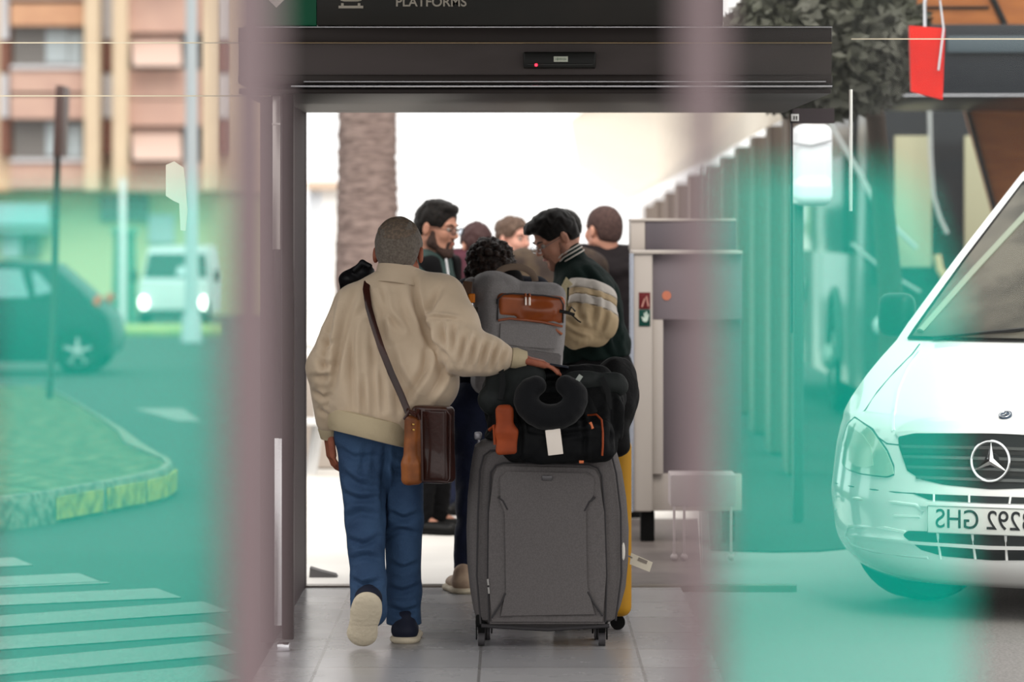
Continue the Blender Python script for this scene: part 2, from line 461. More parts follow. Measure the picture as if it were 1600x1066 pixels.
def eyes(parent, H):
    m = MB(); mi = MB()
    for s in (-1, 1):
        m.ball(H(s*.032, .0795, .005), .0125*H.k, 8); mi.ball(H(s*.032, .0855, .004), .0072*H.k, 6)
    e = obj('eyes', m, mat('eye_white', (158, 146, 138), .5), parent); obj('iris', mi, mat('iris', (35, 22, 15), .2), e)
    b = MB()
    for s in (-1, 1): b.tube([H(s*.014, .091, .024), H(s*.032, .091, .031), H(s*.05, .076, .026)], [.0035, .0042, .002], 6)
    obj('eyebrows', b, parent['hair_mat'] if 'hair_mat' in parent.keys() else mat('brow', (30, 22, 18), .9), parent)

def stand(x, D, yaw_deg=0., h=1.75, lean=0., z0=0., armL=None, armR=None, spread=.1):
    """joints of a standing person; yaw 0 faces away from the camera"""
    yw = math.radians(yaw_deg); f = Vector((-math.sin(yw), math.cos(yw), 0)); r = Vector((math.cos(yw), math.sin(yw), 0))
    k = h/1.75; o = Vector((x, D, z0))
    def q(a, b, c): return o+(r*a+f*b)*k+Vector((0, 0, c*k))
    J = dict(tf=f, neck=q(0, lean*.9, 1.47), shL=q(-.19, lean*.85, 1.43), shR=q(.19, lean*.85, 1.43), hipL=q(-.09, 0, .93), hipR=q(.09, 0, .93),
             knL=q(-spread, .02, .5), knR=q(spread, .02, .5), anL=q(-spread-.01, -.02, .09), anR=q(spread+.01, -.02, .09),
             toeL=q(-spread-.02, .14, .035), toeR=q(spread+.02, .14, .035))
    J['elL'] = q(-.24, lean*.5, 1.13); J['wrL'] = q(-.25, .06+lean*.3, .88); J['elR'] = q(.24, lean*.5, 1.13); J['wrR'] = q(.25, .06+lean*.3, .88)
    for s, a in (('L', armL), ('R', armR)):
        if a: J['el'+s] = q(*a[0]); J['wr'+s] = q(*a[1])
    J['q'] = q; J['k'] = k
    return J
def top_mesh(J, inf=.022, h=.006, puff=.01, cutz=None, seed=2, amp=.007, cut=None, to=.93, extra=None, wide=1.):
    q = Sdf(h); add_torso(q, J, inf, .05, .74, wide)
    for s in 'LR': add_arm(q, J, s, inf, .035, to, puff)
    if extra: extra(q)
    q.noise(sines(26, amp, seed, ridged=True)).noise(sines(60, amp*.35, seed+1))
    q.box(Vector(J['neck'])+Vector((0, 0, .09)), (.2, .2, .05), .02, None, .02, '-') if False else None
    if cutz is not None:
        q.plane((0, 0, cutz), (0, 0, -1), .01)
    if cut: cut(q)
    return q.mesh('jacket')
def collar(H, neck, r=.068, hgt=.05, lean=(0, 0), n=28, t=.012, drop_front=.02, f=None, tilt=None):
    f = Vector(f if f is not None else H.f); f.z = 0; f.normalize(); rr = Vector((f.y, -f.x, 0)); base = Vector(neck)
    rows = []
    for (dr, dz) in ((t*1.6, -.035), (t, 0), (t*.8, hgt), (0, hgt+.002), (-t*.2, hgt-.004), (-t*.2, -.03)):
        row = []
        for i in range(n):
            a = 2*math.pi*i/n; fr = math.cos(a)
            row.append(base+(f*math.cos(a)+rr*math.sin(a))*(r+dr)+Vector((lean[0]*dz/.05, lean[1]*dz/.05, dz-drop_front*max(fr, 0))))
        rows.append(row)
    if tilt: rows = [[base+tilt @ (p-base) for p in row] for row in rows]
    return MB().grid(rows, True)
def crease(me, folds, side=-1.):
    """press soft creases into cloth; folds = (points, depth, width) traced on the cloth's camera side"""
    n = len(me.vertices); co = np.zeros(n*3, 'f'); me.vertices.foreach_get('co', co); co = co.reshape(-1, 3)
    nr = np.zeros(n*3, 'f'); me.vertices.foreach_get('normal', nr); nr = nr.reshape(-1, 3)
    px = HX+F_PX*co[:, 0]/co[:, 1]; py = HY+F_PX*(EYE-co[:, 2])/co[:, 1]; wgt = np.clip(nr[:, 1]*side*1.6, 0, 1); disp = np.zeros(n)
    for pts, A, W in folds:
        pts = np.array(pts, float)
        if len(pts) > 2:      # smooth the path
            t = np.linspace(0, 1, len(pts)); tt = np.linspace(0, 1, 12); pts = np.stack([np.interp(tt, t, pts[:, i]) for i in (0, 1)], -1); pts[1:-1] = (pts[:-2]+pts[1:-1]*2+pts[2:])/4
        L = np.r_[0, np.cumsum(np.linalg.norm(np.diff(pts, axis=0), axis=1))]; best = np.full(n, 1e9); bt = np.zeros(n); sg = np.zeros(n)
        for i in range(len(pts)-1):
            a, b = pts[i], pts[i+1]; d = b-a; l2 = d@d; t = np.clip(((px-a[0])*d[0]+(py-a[1])*d[1])/l2, 0, 1)
            qx, qy = px-(a[0]+t*d[0]), py-(a[1]+t*d[1]); ds = np.hypot(qx, qy); m = ds < best
            best[m] = ds[m]; bt[m] = (L[i]+t[m]*np.sqrt(l2))/L[-1]; sg[m] = np.sign(qx*d[1]-qy*d[0])[m]
        tap = np.sin(np.pi*np.clip(bt*.92+.04, 0, 1))**.7; x = best*sg/W
        disp += 1.6*A*tap*(-np.exp(-x*x)+.75*np.exp(-((x-1.7)/.95)**2)+.35*np.exp(-((x+1.9)/1.1)**2))
    co += nr*(disp*wgt)[:, None]; me.vertices.foreach_set('co', co.astype('f').ravel()); me.update(); return me
# ------------------------------------------------------------ light, camera
w = bpy.data.worlds.new('World'); SC.world = w; w.use_nodes = True
bg = w.node_tree.nodes['Background']; bg.inputs['Color'].default_value = (1, .985, .96, 1); bg.inputs['Strength'].default_value = 1.55
cam = bpy.data.objects.new('Camera', bpy.data.cameras.new('Camera')); COL.objects.link(cam); SC.camera = cam
cam.location = (0, 0, EYE); cam.rotation_euler = (math.pi/2, 0, 0)
cd = cam.data; cd.sensor_width = 36.; cd.lens = 135.; cd.shift_x = 0.; cd.shift_y = -(533-HY)/1600.
cd.dof.use_dof = True; cd.dof.focus_distance = 15.3; cd.dof.aperture_fstop = 2.8; cd.clip_end = 400
SC.view_settings.view_transform = 'Standard'; SC.view_settings.look = 'None'; SC.view_settings.exposure = 0.; SC.view_settings.gamma = 1.
sun = bpy.data.objects.new('sun', bpy.data.lights.new('sun', 'SUN')); COL.objects.link(sun)
sun.data.energy = 2.1; sun.data.angle = math.radians(38); sun.data.color = (1, .93, .82)
sun.rotation_euler = (math.radians(42), math.radians(8), 0)     # veiled sun high over the street behind the camera

# ------------------------------------------------------------ materials of the place
m_dark = mat('dark_bronze_metal', (46, 40, 38), .42, .3, bump=.02, bscale=8)
m_dark2 = mat('dark_bronze_inner', (58, 49, 53), .6, .0)
m_silver = mat('silver_edge', (215, 215, 220), .22, 1.)
m_gold = mat('worn_bronze_edge', (190, 165, 130), .3, 1.)
m_brushed = mat('brushed_header', (74, 67, 66), .36, .5, rgb2=(66, 60, 58), nscale=1.5, stretch=(1, 1, 3))
m_black = mat('black_plastic', (22, 22, 22), .4)
m_rubber = mat('black_rubber', (18, 18, 18), .8)
m_mauve = mat('mauve_stile', (114, 99, 103), .6, .0)
m_asphalt = mat('asphalt', (146, 143, 142), .85, rgb2=(126, 124, 124), nscale=90, bump=.3, bscale=300)
m_pave = mat('plaza_paving', (236, 232, 226), .6, rgb2=(226, 222, 216), nscale=1.2)
m_kerb = mat('kerb_stone', (126, 122, 110), .8, rgb2=(84, 84, 78), nscale=20)
m_yellow = mat('yellow_paint', (176, 166, 80), .8, rgb2=(96, 96, 70), nscale=9, lo=.4, hi=.7)
m_white_paint = mat('road_paint', (138, 136, 134), .8, rgb2=(88, 88, 88), nscale=110, lo=.35, hi=.65)
m_grass = mat('dry_grass', (62, 66, 44), .9, rgb2=(112, 112, 84), nscale=8, bump=.6, bscale=80, lo=.45, hi=.7)

# tiled polished floor with joints
def tile_mat():
    m = mat('polished_tiles', (150, 150, 152), .3, spec=.9)
    nt = m.node_tree; b = nt.nodes['Principled BSDF']
    tc = nt.nodes.new('ShaderNodeTexCoord'); br = nt.nodes.new('ShaderNodeTexBrick'); br.offset = 0.
    mp = nt.nodes.new('ShaderNodeMapping'); mp.inputs['Location'].default_value = (.12, -.38, 0)
    nt.links.new(tc.outputs['Object'], mp.inputs[0]); nt.links.new(mp.outputs[0], br.inputs['Vector'])
    br.inputs['Scale'].default_value = 1.; br.inputs['Brick Width'].default_value = .6; br.inputs['Row Height'].default_value = .6
    br.inputs['Mortar Size'].default_value = .006
    br.inputs['Color1'].default_value = (*lin((156, 155, 157)), 1); br.inputs['Color2'].default_value = (*lin((136, 135, 138)), 1); br.inputs['Mortar'].default_value = (*lin((112, 110, 110)), 1)
    nt.links.new(br.outputs['Color'], b.inputs['Base Color'])
    n = nt.nodes.new('ShaderNodeTexNoise'); n.inputs['Scale'].default_value = 2.5; n.inputs['Detail'].default_value = 6
    r = nt.nodes.new('ShaderNodeMapRange'); r.inputs['To Min'].default_value = .18; r.inputs['To Max'].default_value = .36
    nt.links.new(tc.outputs['Object'], n.inputs['Vector']); nt.links.new(n.outputs['Fac'], r.inputs['Value']); nt.links.new(r.outputs[0], b.inputs['Roughness'])
    bp = nt.nodes.new('ShaderNodeBump'); bp.inputs['Strength'].default_value = .03; bp.inputs['Distance'].default_value = .004
    nt.links.new(br.outputs['Fac'], bp.inputs['Height']); bp.invert = True; nt.links.new(bp.outputs['Normal'], b.inputs['Normal'])
    return m

def ZG(Y): return -0.0125*max(0., Y-25)          # the street falls away gently

# ------------------------------------------------------------ ground
g = MB(); ys = [-14, 0, 8, 12, 17, 25, 40, 60, 90, 130, 300]
g.grid([[(x, y, ZG(y)-.02) for x in (-60, -20, -4, .3)] for y in ys])
o = struct('ground', g, mat('asphalt_dark', (66, 66, 66), .85, rgb2=(52, 52, 53), nscale=90, bump=.3, bscale=300)); tag(o, 'worn dark grey asphalt street left of the station doorway', 'street')
g = MB(); g.grid([[(x, y, ZG(y)-.02) for x in (.3, 4, 20, 60)] for y in ys])
o = struct('ground', g, m_asphalt); tag(o, 'worn pale grey asphalt forecourt right of the station doorway', 'street')
g = MB(); pts = [(1.0, 19.4), (1.32, 19.3), (1.55, 19.35), (1.9, 19.7), (2.3, 20.3), (4.2, 20.6), (14, 20.6), (14, 25), (1.25, 25)]  # dark patch puts the coach's shade into the ground colour
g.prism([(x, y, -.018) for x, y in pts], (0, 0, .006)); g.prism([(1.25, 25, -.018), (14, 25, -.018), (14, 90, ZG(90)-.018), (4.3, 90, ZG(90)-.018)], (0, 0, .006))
o = struct('floor_coach_shade', g, mat('asphalt_coach_shade', (40, 41, 42), .9, rgb2=(52, 52, 52), nscale=60)); tag(o, 'coach shade laid as darker asphalt under and in front of the coach', 'street')
f = MB(); f.bx(-.93, .76, 1.5, 17.3, -.05, 0.0)
o = struct('floor', f, tile_mat()); tag(o, 'polished grey stone tile floor inside the doorway, reflecting the daylight', 'floor')
th = MB(); th.bx(-.93, 1.28, 17.27, 17.36, -.03, .008)
o = struct('threshold', th, mat('threshold_steel', (120, 112, 105), .3, .8)); tag(o, 'metal threshold strip across the door opening', 'threshold')
pv = MB(); rows = []
for y in (17.34, 20, 25, 48, 80, 180, 299):
    xl = -.93-(y-17.34)*.0575; xr = .86+(y-17.34)*.047
    rows.append([(xl, y, ZG(y)), (xr, y, ZG(y))])
for (a, c), (a2, c2) in zip(rows[:-1], rows[1:]): pv.prism([(a[0], a[1], a[2]-.04), (c[0], c[1], c[2]-.04), (c2[0], c2[1], c2[2]-.04), (a2[0], a2[1], a2[2]-.04)], (0, 0, .04))
o = struct('floor_platform', pv, m_pave); tag(o, 'sunlit pale paving beyond the door opening', 'paving')

gs = MB(); gs.prism([(.42, 17.36, .0), (.862, 17.36, .0), (1.03, 21.2, .0), (.5, 21.2, .0)], (0, 0, .004))  # strip in darker colour where the scanner shades the paving
o = struct('floor_scanner_shade', gs, mat('paving_scanner_shade', (112, 104, 100), .5, rgb2=(98, 90, 88), nscale=3)); tag(o, 'darker paving around the scanner foot, its shade put into the colour', 'paving')
# crossing stripes on the left
cr = [(875, 872, 60), (904, 897, 165), (933, 921, 290), (966, 942, 365), (1000, 975, 372), (1038, 1005, 380), (1075, 1043, 385)]
for i, (pyl, pyr, px1) in enumerate(cr):
    Dl = 1.65*6000/(pyl-HY); Dr = 1.65*6000/(pyr-HY); hw = .215; b = MB(); z = -.018
    xl, xr = (0-HX)*Dl/F_PX, min((px1-HX)*Dr/F_PX, -.96); sl = (Dr-Dl)/(xr-xl); x0 = -3.4; D0 = Dl+(x0-xl)*sl
    b.prism([(x0, D0-hw, z), (xr, Dr-hw, z), (xr-.15, Dr+hw, z), (x0, D0+hw, z)], (0, 0, .003))
    pos = ['a short far end, topmost of the crossing', 'second from the far side, with yellow rim', 'third from the far side, ending mid-street', 'fourth, in the middle of the crossing', 'fifth from the far side', 'second nearest, above the bottom one', 'nearest, at the bottom edge'][i]
    if i == 1: b.prism([(x0, D0-hw-.07, z), (xr+.05, Dr-hw-.07, z), (xr+.03, Dr-hw-.02, z), (x0, D0-hw-.02, z)], (0, 0, .003))
    solo('crossing_stripe', b, m_white_paint, 'white crossing stripe on asphalt: '+pos, 'road marking', 'crossing stripes on the left street')
for (px0, px1, py0, py1, t) in ((95, 165, 612, 636, 'behind the thin dark pole, beyond the kerbed island'), (225, 315, 612, 636, 'right of the kerbed island, nearest the door frame')):
    D0 = 1.65*6000/(py1-HY); D1 = 1.65*6000/(py0-HY)
    a = MB(); a.prism([((px0-HX)*D0/6000+.3, D0, ZG(D0)-.018), ((px1-HX)*D0/6000, D0, ZG(D0)-.018), ((px1-30-HX)*D1/6000, D1, ZG(D1)-.018), ((px0-15-HX)*D1/6000, D1, ZG(D1)-.018)], (0, 0, .006))
    solo('road_mark', a, m_white_paint, 'white painted patch on the street '+t, 'road marking')

# kerbed traffic island
edge_px = [(-160, 800), (0, 788), (80, 778), (160, 764), (225, 752), (258, 744), (272, 734), (268, 726), (252, 718), (225, 700), (195, 680), (160, 660), (125, 640), (95, 624), (70, 612)]
def gnd(px, py, z=0.):
    D = (EYE-z)*F_PX/(py-HY); return Vector(((px-HX)*D/F_PX, D, z))
KZ = .16
outer = [gnd(px, py-10, KZ) for px, py in edge_px]
outer += [Vector((-7.2, outer[-1].y+.6, KZ)), Vector((-7.2, outer[0].y, KZ))]
def inset(pts, d):
    c = sum(pts, Vector())/len(pts); return [p+(c-p).normalized()*d for p in pts]
isl = thing('traffic_island', 'kerbed traffic island of patchy dry grass on the left street', 'traffic island', (-4.5, 24, 0))
mb = MB(); inn = inset(outer, .13); n = len(outer)
loft = [[Vector((p.x, p.y, -.02)) for p in inset(outer, -.02)], [Vector((p.x, p.y, KZ-.02)) for p in outer], inset([Vector(p) for p in outer], .03), inn, [Vector((p.x, p.y, KZ-.04)) for p in inn]]
mb.grid(loft, True); obj('kerb', mb, m_kerb, isl)
mb = MB(); mb.prism([Vector((p.x, p.y, KZ-.06)) for p in inn], (0, 0, .04)); obj('grass_patch', mb, m_grass, isl)
k = 0
for a, b in zip(outer[:9], outer[1:10]):
    if k % 2 == 0 or k > 2:
        d = (b-a); nrm = Vector((d.y, -d.x, 0)).normalized(); m1 = MB()
        A = a+d*.06; B = a+d*.94
        if nrm.y > 0: nrm = -nrm
        A = A+nrm*.012; B = B+nrm*.012
        m1.prism([Vector((A.x, A.y, 0)), Vector((B.x, B.y, 0)), Vector((B.x, B.y, KZ-.035)), Vector((A.x, A.y, KZ-.035))], nrm*.012)
        pt = obj('painted_kerb', m1, m_yellow, isl)
        if k == 0: pt['label'] = 'faded yellow paint on the kerb face'
    k += 1

# ------------------------------------------------------------ station front: header, sign, jambs
DH = 14.7
def zh(py, D=DH): return EYE-(py-HY)*D/F_PX
def xh(px, D=DH): return (px-HX)*D/F_PX
hd = thing('door_header', 'dark bronze metal door header with bright edge lines above the opening', 'door header', (0, DH, zh(145)))
hd['kind'] = 'structure'
X0, X1 = xh(372), xh(1300)
b = MB(); b.bx(X0, X1, DH, 17.2, zh(68), zh(43), .004); obj('upper_rail', b, m_dark, hd)
b = MB(); b.bx(X0, X1, DH+.02, 17.2, zh(118), zh(67)); obj('cover_panel', b, m_brushed, hd)
b = MB(); b.bx(X0, X1, DH-.01, 17.2, zh(131), zh(117), .004); b.bx(X0, X1, DH+.03, 17.2, zh(146), zh(138), .003); obj('lower_rail', b, m_dark, hd)
b = MB(); b.cyl((xh(380), DH-.008, zh(42.3)), (X1, DH-.008, zh(42.3)), .0038, n=10); obj('edge_strip', b, m_silver, hd)
b = MB(); b.cyl((X0, DH-.002, zh(67)), (X1, DH-.002, zh(67)), .0026, n=10); obj('edge_strip', b, m_gold, hd)
b = MB(); b.cyl((xh(455), DH-.004, zh(134.5)), (X1, DH-.004, zh(134.5)), .0055, n=12); b.cyl((xh(475), DH-.012, zh(127.5)), (xh(1290), DH-.012, zh(127.5)), .003, n=10); obj('edge_strip', b, m_silver, hd)
b = MB(); b.bx(X0, X1, 17.0, 17.32, zh(176, 17.3), zh(100, 17.3)); obj('inner_lintel', b, m_dark, hd)
# roof slab added out of view, to shade the people and header
b = MB(); b.bx(-1.15, 1.45, 9.5, 17.4, 2.75, 2.85); o = struct('ceiling', b, mat('shade_slab_dark', (60, 55, 52), .8)); tag(o, 'unseen dark slab added over the doorway to shade it, above the sign', 'ceiling')  # added shade slab, not a ceiling of the station
# sign
sg = thing('platform_sign', 'dark fascia sign reading PLATFORMS with a train symbol and green end panel', 'sign', (xh(700), DH, zh(40)))
b = MB(); b.bx(xh(495), xh(1130), DH, DH+.06, zh(40), zh(-75), .003); obj('sign_board', b, mat('sign_charcoal', (40, 39, 36), .35, rgb2=(50, 46, 42), nscale=1.5), sg)
b = MB(); b.bx(xh(385), xh(494.5), DH, DH+.06, zh(40), zh(-75), .003); gp = obj('green_panel', b, mat('sign_green', (0, 92, 62), .35), sg); gp['label'] = 'deep green end panel'
m_let = mat('sign_lettering', (190, 182, 168), .5)
b = MB(); b.text('PLATFORMS', .0505, face_cam((xh(673.5), DH-.002, zh(3.6))), .0012, bold=.0008, sx=1.0)
lt = obj('lettering', b, m_let, sg)
b = MB()
b.bx(xh(529), xh(567.5), DH-.003, DH, zh(13), zh(9)); b.bx(xh(533), xh(537), DH-.003, DH, zh(9), zh(5)); b.bx(xh(559), xh(563), DH-.003, DH, zh(9), zh(5))
b.tube([(xh(534), DH-.0015, zh(-3)), (xh(533), DH-.0015, zh(0)), (xh(538), DH-.0015, zh(1)), (xh(559), DH-.0015, zh(1)), (xh(564), DH-.0015, zh(0)), (xh(563), DH-.0015, zh(-3))], .0035, 8)
b.bx(xh(532), xh(537), DH-.003, DH, zh(0), zh(-26)); b.bx(xh(560), xh(565), DH-.003, DH, zh(0), zh(-26)); b.bx(xh(532), xh(565), DH-.003, DH, zh(-22), zh(-27)); b.bx(xh(537), xh(560), DH-.003, DH, zh(-8), zh(-11))
obj('train_symbol', b, m_let, sg)
b = MB(); c = (xh(432), zh(-12)); r = .059
b.prism([(c[0]-r, DH-.003, c[1]), (c[0], DH-.003, c[1]-r), (c[0]+r, DH-.003, c[1]), (c[0], DH-.003, c[1]+r)], (0, .003, 0)); obj('white_diamond', b, mat('sign_white', (225, 222, 212), .5), sg)
# sensor
ss = thing('door_sensor', 'slim black motion sensor with a red light on the door header', 'sensor', (xh(874), DH, zh(107)))
b = MB(); b.bx(xh(818), xh(930.5), DH-.05, DH+.02, zh(107), zh(82), .006, 3); sb = obj('housing', b, mat('sensor_black', (24, 24, 22), .35), ss)
b = MB(); b.bx(xh(823), xh(926), DH-.053, DH-.048, zh(103), zh(100), .001); obj('lens_strip', b, mat('sensor_lens', (45, 45, 44), .15), ss)
b = MB(); b.ball((xh(837.5), DH-.054, zh(102.5)), .0058, 8); obj('indicator_light', b, mat('red_led', (255, 40, 60), .4, emit=4.), ss)
b = MB(); b.bx(xh(865), xh(887), DH-.0515, DH-.05, zh(97.5), zh(89), .0004); lb = obj('label_plate', b, mat('label_white', (200, 205, 190), .5), ss)
b = MB()
for i, (hh, ww) in enumerate(((.006, .0018), (.009, .0022), (.006, .002), (.006, .0022), (.006, .0018), (.0075, .002), (.0055, .002))):
    b.box((xh(868.5)+i*.0062, DH-.0517, zh(93.3)), (ww*1.3, .0005, hh*1.1))
obj('printed_mark', b, mat('label_ink', (70, 105, 70), .6), lb)
# left jamb and side wall
b = MB(); b.bx(-.985, -.93, 15.02, 17.3, 0, zh(140, 15)); o = struct('wall_left', b, m_dark2); tag(o, 'dark side wall of the doorway on its left', 'wall')
dfr = thing('door_frame', 'slim dark upright of the parked sliding door with bright strips, at the left of the opening', 'door frame', (xh(450, 14.86), 14.86, 0)); dfr['kind'] = 'structure'
b = MB(); b.bx(xh(441, 14.86), xh(459, 14.86), 14.84, 14.9, .03, zh(140, 14.86), .003); obj('upright', b, m_dark, dfr)
b = MB(); b.bx(-.988, xh(478, 17.3), 17.24, 17.36, 0, 2.2); o = struct('door_jamb', b, m_dark2); tag(o, 'dark jamb at the left of the bright opening', 'door jamb')
b = MB(); b.bx(xh(426, 14.8), xh(438, 14.8), 14.8, 14.82, zh(390, 14.8), zh(150, 14.8), .002); b.bx(xh(425, 14.8), xh(438.5, 14.8), 14.795, 14.82, zh(195, 14.8), zh(192.5, 14.8))
obj('bright_strip', b, mat('brushed_steel', (196, 188, 184), .3, .9), dfr)
b = MB(); b.bx(xh(429, 14.8), xh(440.5, 14.8), 14.8, 14.82, zh(978, 14.8), zh(685, 14.8), .002)  # lower strip stands for the bright floor seen through the gap
obj('bright_strip', b, mat('gap_floor_bright', (222, 220, 222), .25, .9), dfr)
b = MB(); b.bx(xh(434, 14.75), xh(453, 14.75), 14.7, 14.78, 0, .028, .004); obj('floor_guide', b, m_silver, dfr)
# right jamb with two thin bright uprights
b = MB(); b.bx(xh(1234.5, 17.3), xh(1237.5, 17.3), 17.24, 17.3, zh(520, 17.3), 2.2); o = struct('door_jamb', b, m_dark2); tag(o, 'thin upright closing the opening on the right', 'door jamb')
b = MB(); b.bx(xh(1327, 16.1), xh(1331.5, 16.1), 16.08, 16.12, zh(330, 16.1), zh(140, 16.1), .001); solo('bright_strip', b, mat('white_steel', (232, 232, 230), .3, .3), 'thin white upright left of the coach windscreen', 'metal strip')
b = MB(); b.bx(xh(1234.5, 17.3), xh(1302, 17.3), 17.24, 17.3, zh(193, 17.3), zh(170, 17.3)); o = dtr = struct('door_transom', b, m_dark2); tag(o, 'short dark transom right of the door opening, carrying a tiny sticker', 'transom')
b = MB(); b.bx(xh(1237, 17.2), xh(1249, 17.2), 17.225, 17.24, zh(189, 17.2), zh(178, 17.2), .001)
so = obj('sticker', b.mesh('sticker'), mat('sticker_white', (225, 225, 225), .5), dtr)
b = MB()
for dx in (1240.5, 1244.5): b.bx(xh(dx, 17.2), xh(dx+1.8, 17.2), 17.222, 17.225, zh(187, 17.2), zh(181, 17.2))
obj('printed_mark', b, m_black, so)
# dark crossbeam right of the header, carries the coach canopy
# ------------------------------------------------------------ near glass door leaves with green film
DN = 2.65
def near_leaf(side, x_stile0, x_stile1, x_glass, film, label):
    t = thing('glass_door_leaf', label, 'glass door', ((x_stile0+x_stile1)/2, DN, 0))
    b = MB(); b.bx(x_stile0, x_stile1, DN-.02, DN+.02, 0, 2.3, .004); obj('stile', b, m_mauve, t)
    g1 = MB(); a, c = sorted((x_stile0 if side < 0 else x_stile1, x_glass)); g1.bx(a, c, DN-.003, DN+.003, .06, 2.24); obj('glass_pane', g1, glass_mat('clear_glass', (.985, .99, .985), .006), t)
    for q0, q1 in ((0, .06), (2.24, 2.3)): r = MB(); r.bx(a, c, DN-.02, DN+.02, q0, q1); obj('rail', r, m_mauve, t)
    fl = MB(); fl.prism([(x, DN-.0042, z) for x, z in film], (0, .0006, 0)); fo = obj('green_film', fl, m_film, t); fo['label'] = 'see-through green film on the pane'
    hd2 = MB(); xs = x_stile0*.5+x_stile1*.5; hd2.tube([(xs, DN-.02, .9), (xs, DN-.06, .9), (xs, DN-.06, 1.15), (xs, DN-.02, 1.15)], .008) if False else None
    return t
m_film = film_mat('green_film', (.0, .30, .235), (.86, .95, .94), .335)
def xn(px): return (px-HX)*DN/F_PX
def zn(py): return EYE-(py-HY)*DN/F_PX
near_leaf(-1, xn(347), xn(432), xn(-420), [(xn(-12), .3), (xn(347), .3), (xn(347), zn(292)), (xn(-12), zn(308))], 'out-of-focus left glass door leaf with mauve stile and green film')
near_leaf(1, xn(1068), xn(1128), xn(1980), [(xn(1128), .3), (xn(1560), .3), (xn(1512), zn(905)), (xn(1492), zn(700)), (xn(1500), zn(480)), (xn(1440), zn(300)), (xn(1380), zn(262)), (xn(1128), zn(262))], 'out-of-focus right glass door leaf with mauve stile and green film')
# fixed glazing on both sides of the entrance, with thin bright joint lines
m_pane = glass_mat('pane_glass', (.99, .995, .992), .004)
for n_, (xa, xb, D, ys_) in enumerate(((-160, 424, 14.95, (67, 150)), (1330, 1900, 15.0, (61,)))):
    wn = thing('window_%d' % (n_+1), ('fixed glass pane with thin bright joint lines, left of the door frame', 'fixed glass pane with a thin bright joint line, right of the opening')[n_], 'window', (xh((xa+xb)/2, D), D, 0)); wn['kind'] = 'structure'
    b = MB(); b.bx(xh(xa, D), xh(xb, D), D, D+.008, 0, 2.9); obj('pane', b, m_pane, wn)
    for y in ys_:
        b = MB(); b.bx(xh(xa, D), xh(xb, D), D-.006, D, zh(y+.9, D), zh(y-.9, D)); obj('joint_line', b, mat('joint_pale', (226, 214, 190), .4), wn)
D = 14.945; b = MB()
b.prism([P(259, 258, D), P(272, 252, D), P(287, 262, D), P(290, 290, D), P(293, 330, D), P(290, 361, D), P(282, 360, D), P(280, 318, D), P(271, 314, D), P(259, 306, D)], (0, .004, 0))
solo('torn_sticker', b, mat('sticker_cream', (236, 230, 214), .6), 'torn white sticker on the left glass, in front of the far grey lamp post', 'sticker')
# ------------------------------------------------------------ left street
m_cream = mat('cream_render', (220, 199, 172), .9, rgb2=(212, 190, 164), nscale=.6)
m_terra = mat('terracotta_brick', (198, 162, 150), .9, rgb2=(206, 170, 156), nscale=1.5)
m_orange = mat('orange_brick', (206, 158, 126), .9, rgb2=(198, 150, 120), nscale=2)
m_paleyel = mat('pale_yellow_wall', (190, 192, 150), .9)
m_win = mat('window_dark', (112, 108, 106), .2)
m_winl = mat('window_light', (170, 180, 186), .2)
m_frost = mat('white_panel', (208, 206, 212), .5)
m_awn = mat('awning_pink', (206, 180, 170), .8)
m_brown = mat('brown_frame', (128, 84, 70), .7)
DB = 112.
bd = thing('apartment_building', 'blurred cream and terracotta apartment block across the left street', 'building', (xh(200, DB), DB, -1.1))
def fb(name, m, px0, px1, py0, py1, d0=0., d1=.4, lab=None, par=None):
    b = MB(); b.bx(xh(px0, DB), xh(px1, DB), DB+d0, DB+d1, zh(py1, DB), zh(py0, DB)); o = obj(name, b, m, par or bd)
    if lab: o['label'] = lab
    return o
fb('wall', m_cream, -160, 452, -180, 300, .4, 3)
fb('ground_floor', m_paleyel, -160, 452, 300, 495, .6, 3)
fb('ledge', m_orange, -160, 60, 293, 300, -.2, .6)
for y in (-105, 38, 183):   # storeys: bay window, balcony band
    w1 = fb('bay_band', m_orange if y < 40 else m_terra, 20, 137, y-38, y+3, -.5, .4)
    win = fb('window', m_win, 22, 135, y+3, y+67, 0, .4); fb('pane', m_winl, 72, 106, y+8, y+60, -.05, .05, par=win)
    fb('pane', m_winl, 108, 128, y+12, y+62, -.05, .05, par=win)
    fb('sill', m_frost, 20, 135, y+65, y+71, -.6, 0)
    fb('bay_band', m_terra, 20, 137, y+71, y+112, -.5, .4)
    fb('balcony_band', m_terra, 204, 322, y-26, y+14, -.5, .4); fb('window', m_win, 206, 322, y+14, y+72, .1, .45)
    aw = MB(); aw.prism([(xh(205, DB), DB-.1, zh(y+18, DB)), (xh(283, DB), DB-.1, zh(y+18, DB)), (xh(290, DB), DB-1.3, zh(y+68, DB)), (xh(215, DB), DB-1.3, zh(y+68, DB))], (0, .04, .02)); obj('awning', aw, m_awn, bd)
    fb('balcony_band', m_terra, 204, 322, y+72, y+117, -.5, .4)
    fb('window', m_brown, 0, 18, y+0, y+60, .2, .45)
for p0, p1 in ((137, 160), (181, 204), (322, 346)): fb('pilaster', m_cream, p0, p1, -180, 298, -.9, .4)
for (p0, p1) in ((161, 180), (347, 362), (1, 14)):
    for (a, c) in ((-60, 62), (66, 112), (116, 184), (188, 242)): fb('white_panel', m_frost if (a != 66 and a != 188) else m_brown, p0, p1, a, c, -.1, .4)
fb('shop_window', m_win, 155, 230, 306, 345, .4, .62); fb('shop_window', m_winl, 230, 270, 335, 380, .4, .62); fb('shop_window', m_winl, 0, 30, 365, 402, .3, .62)
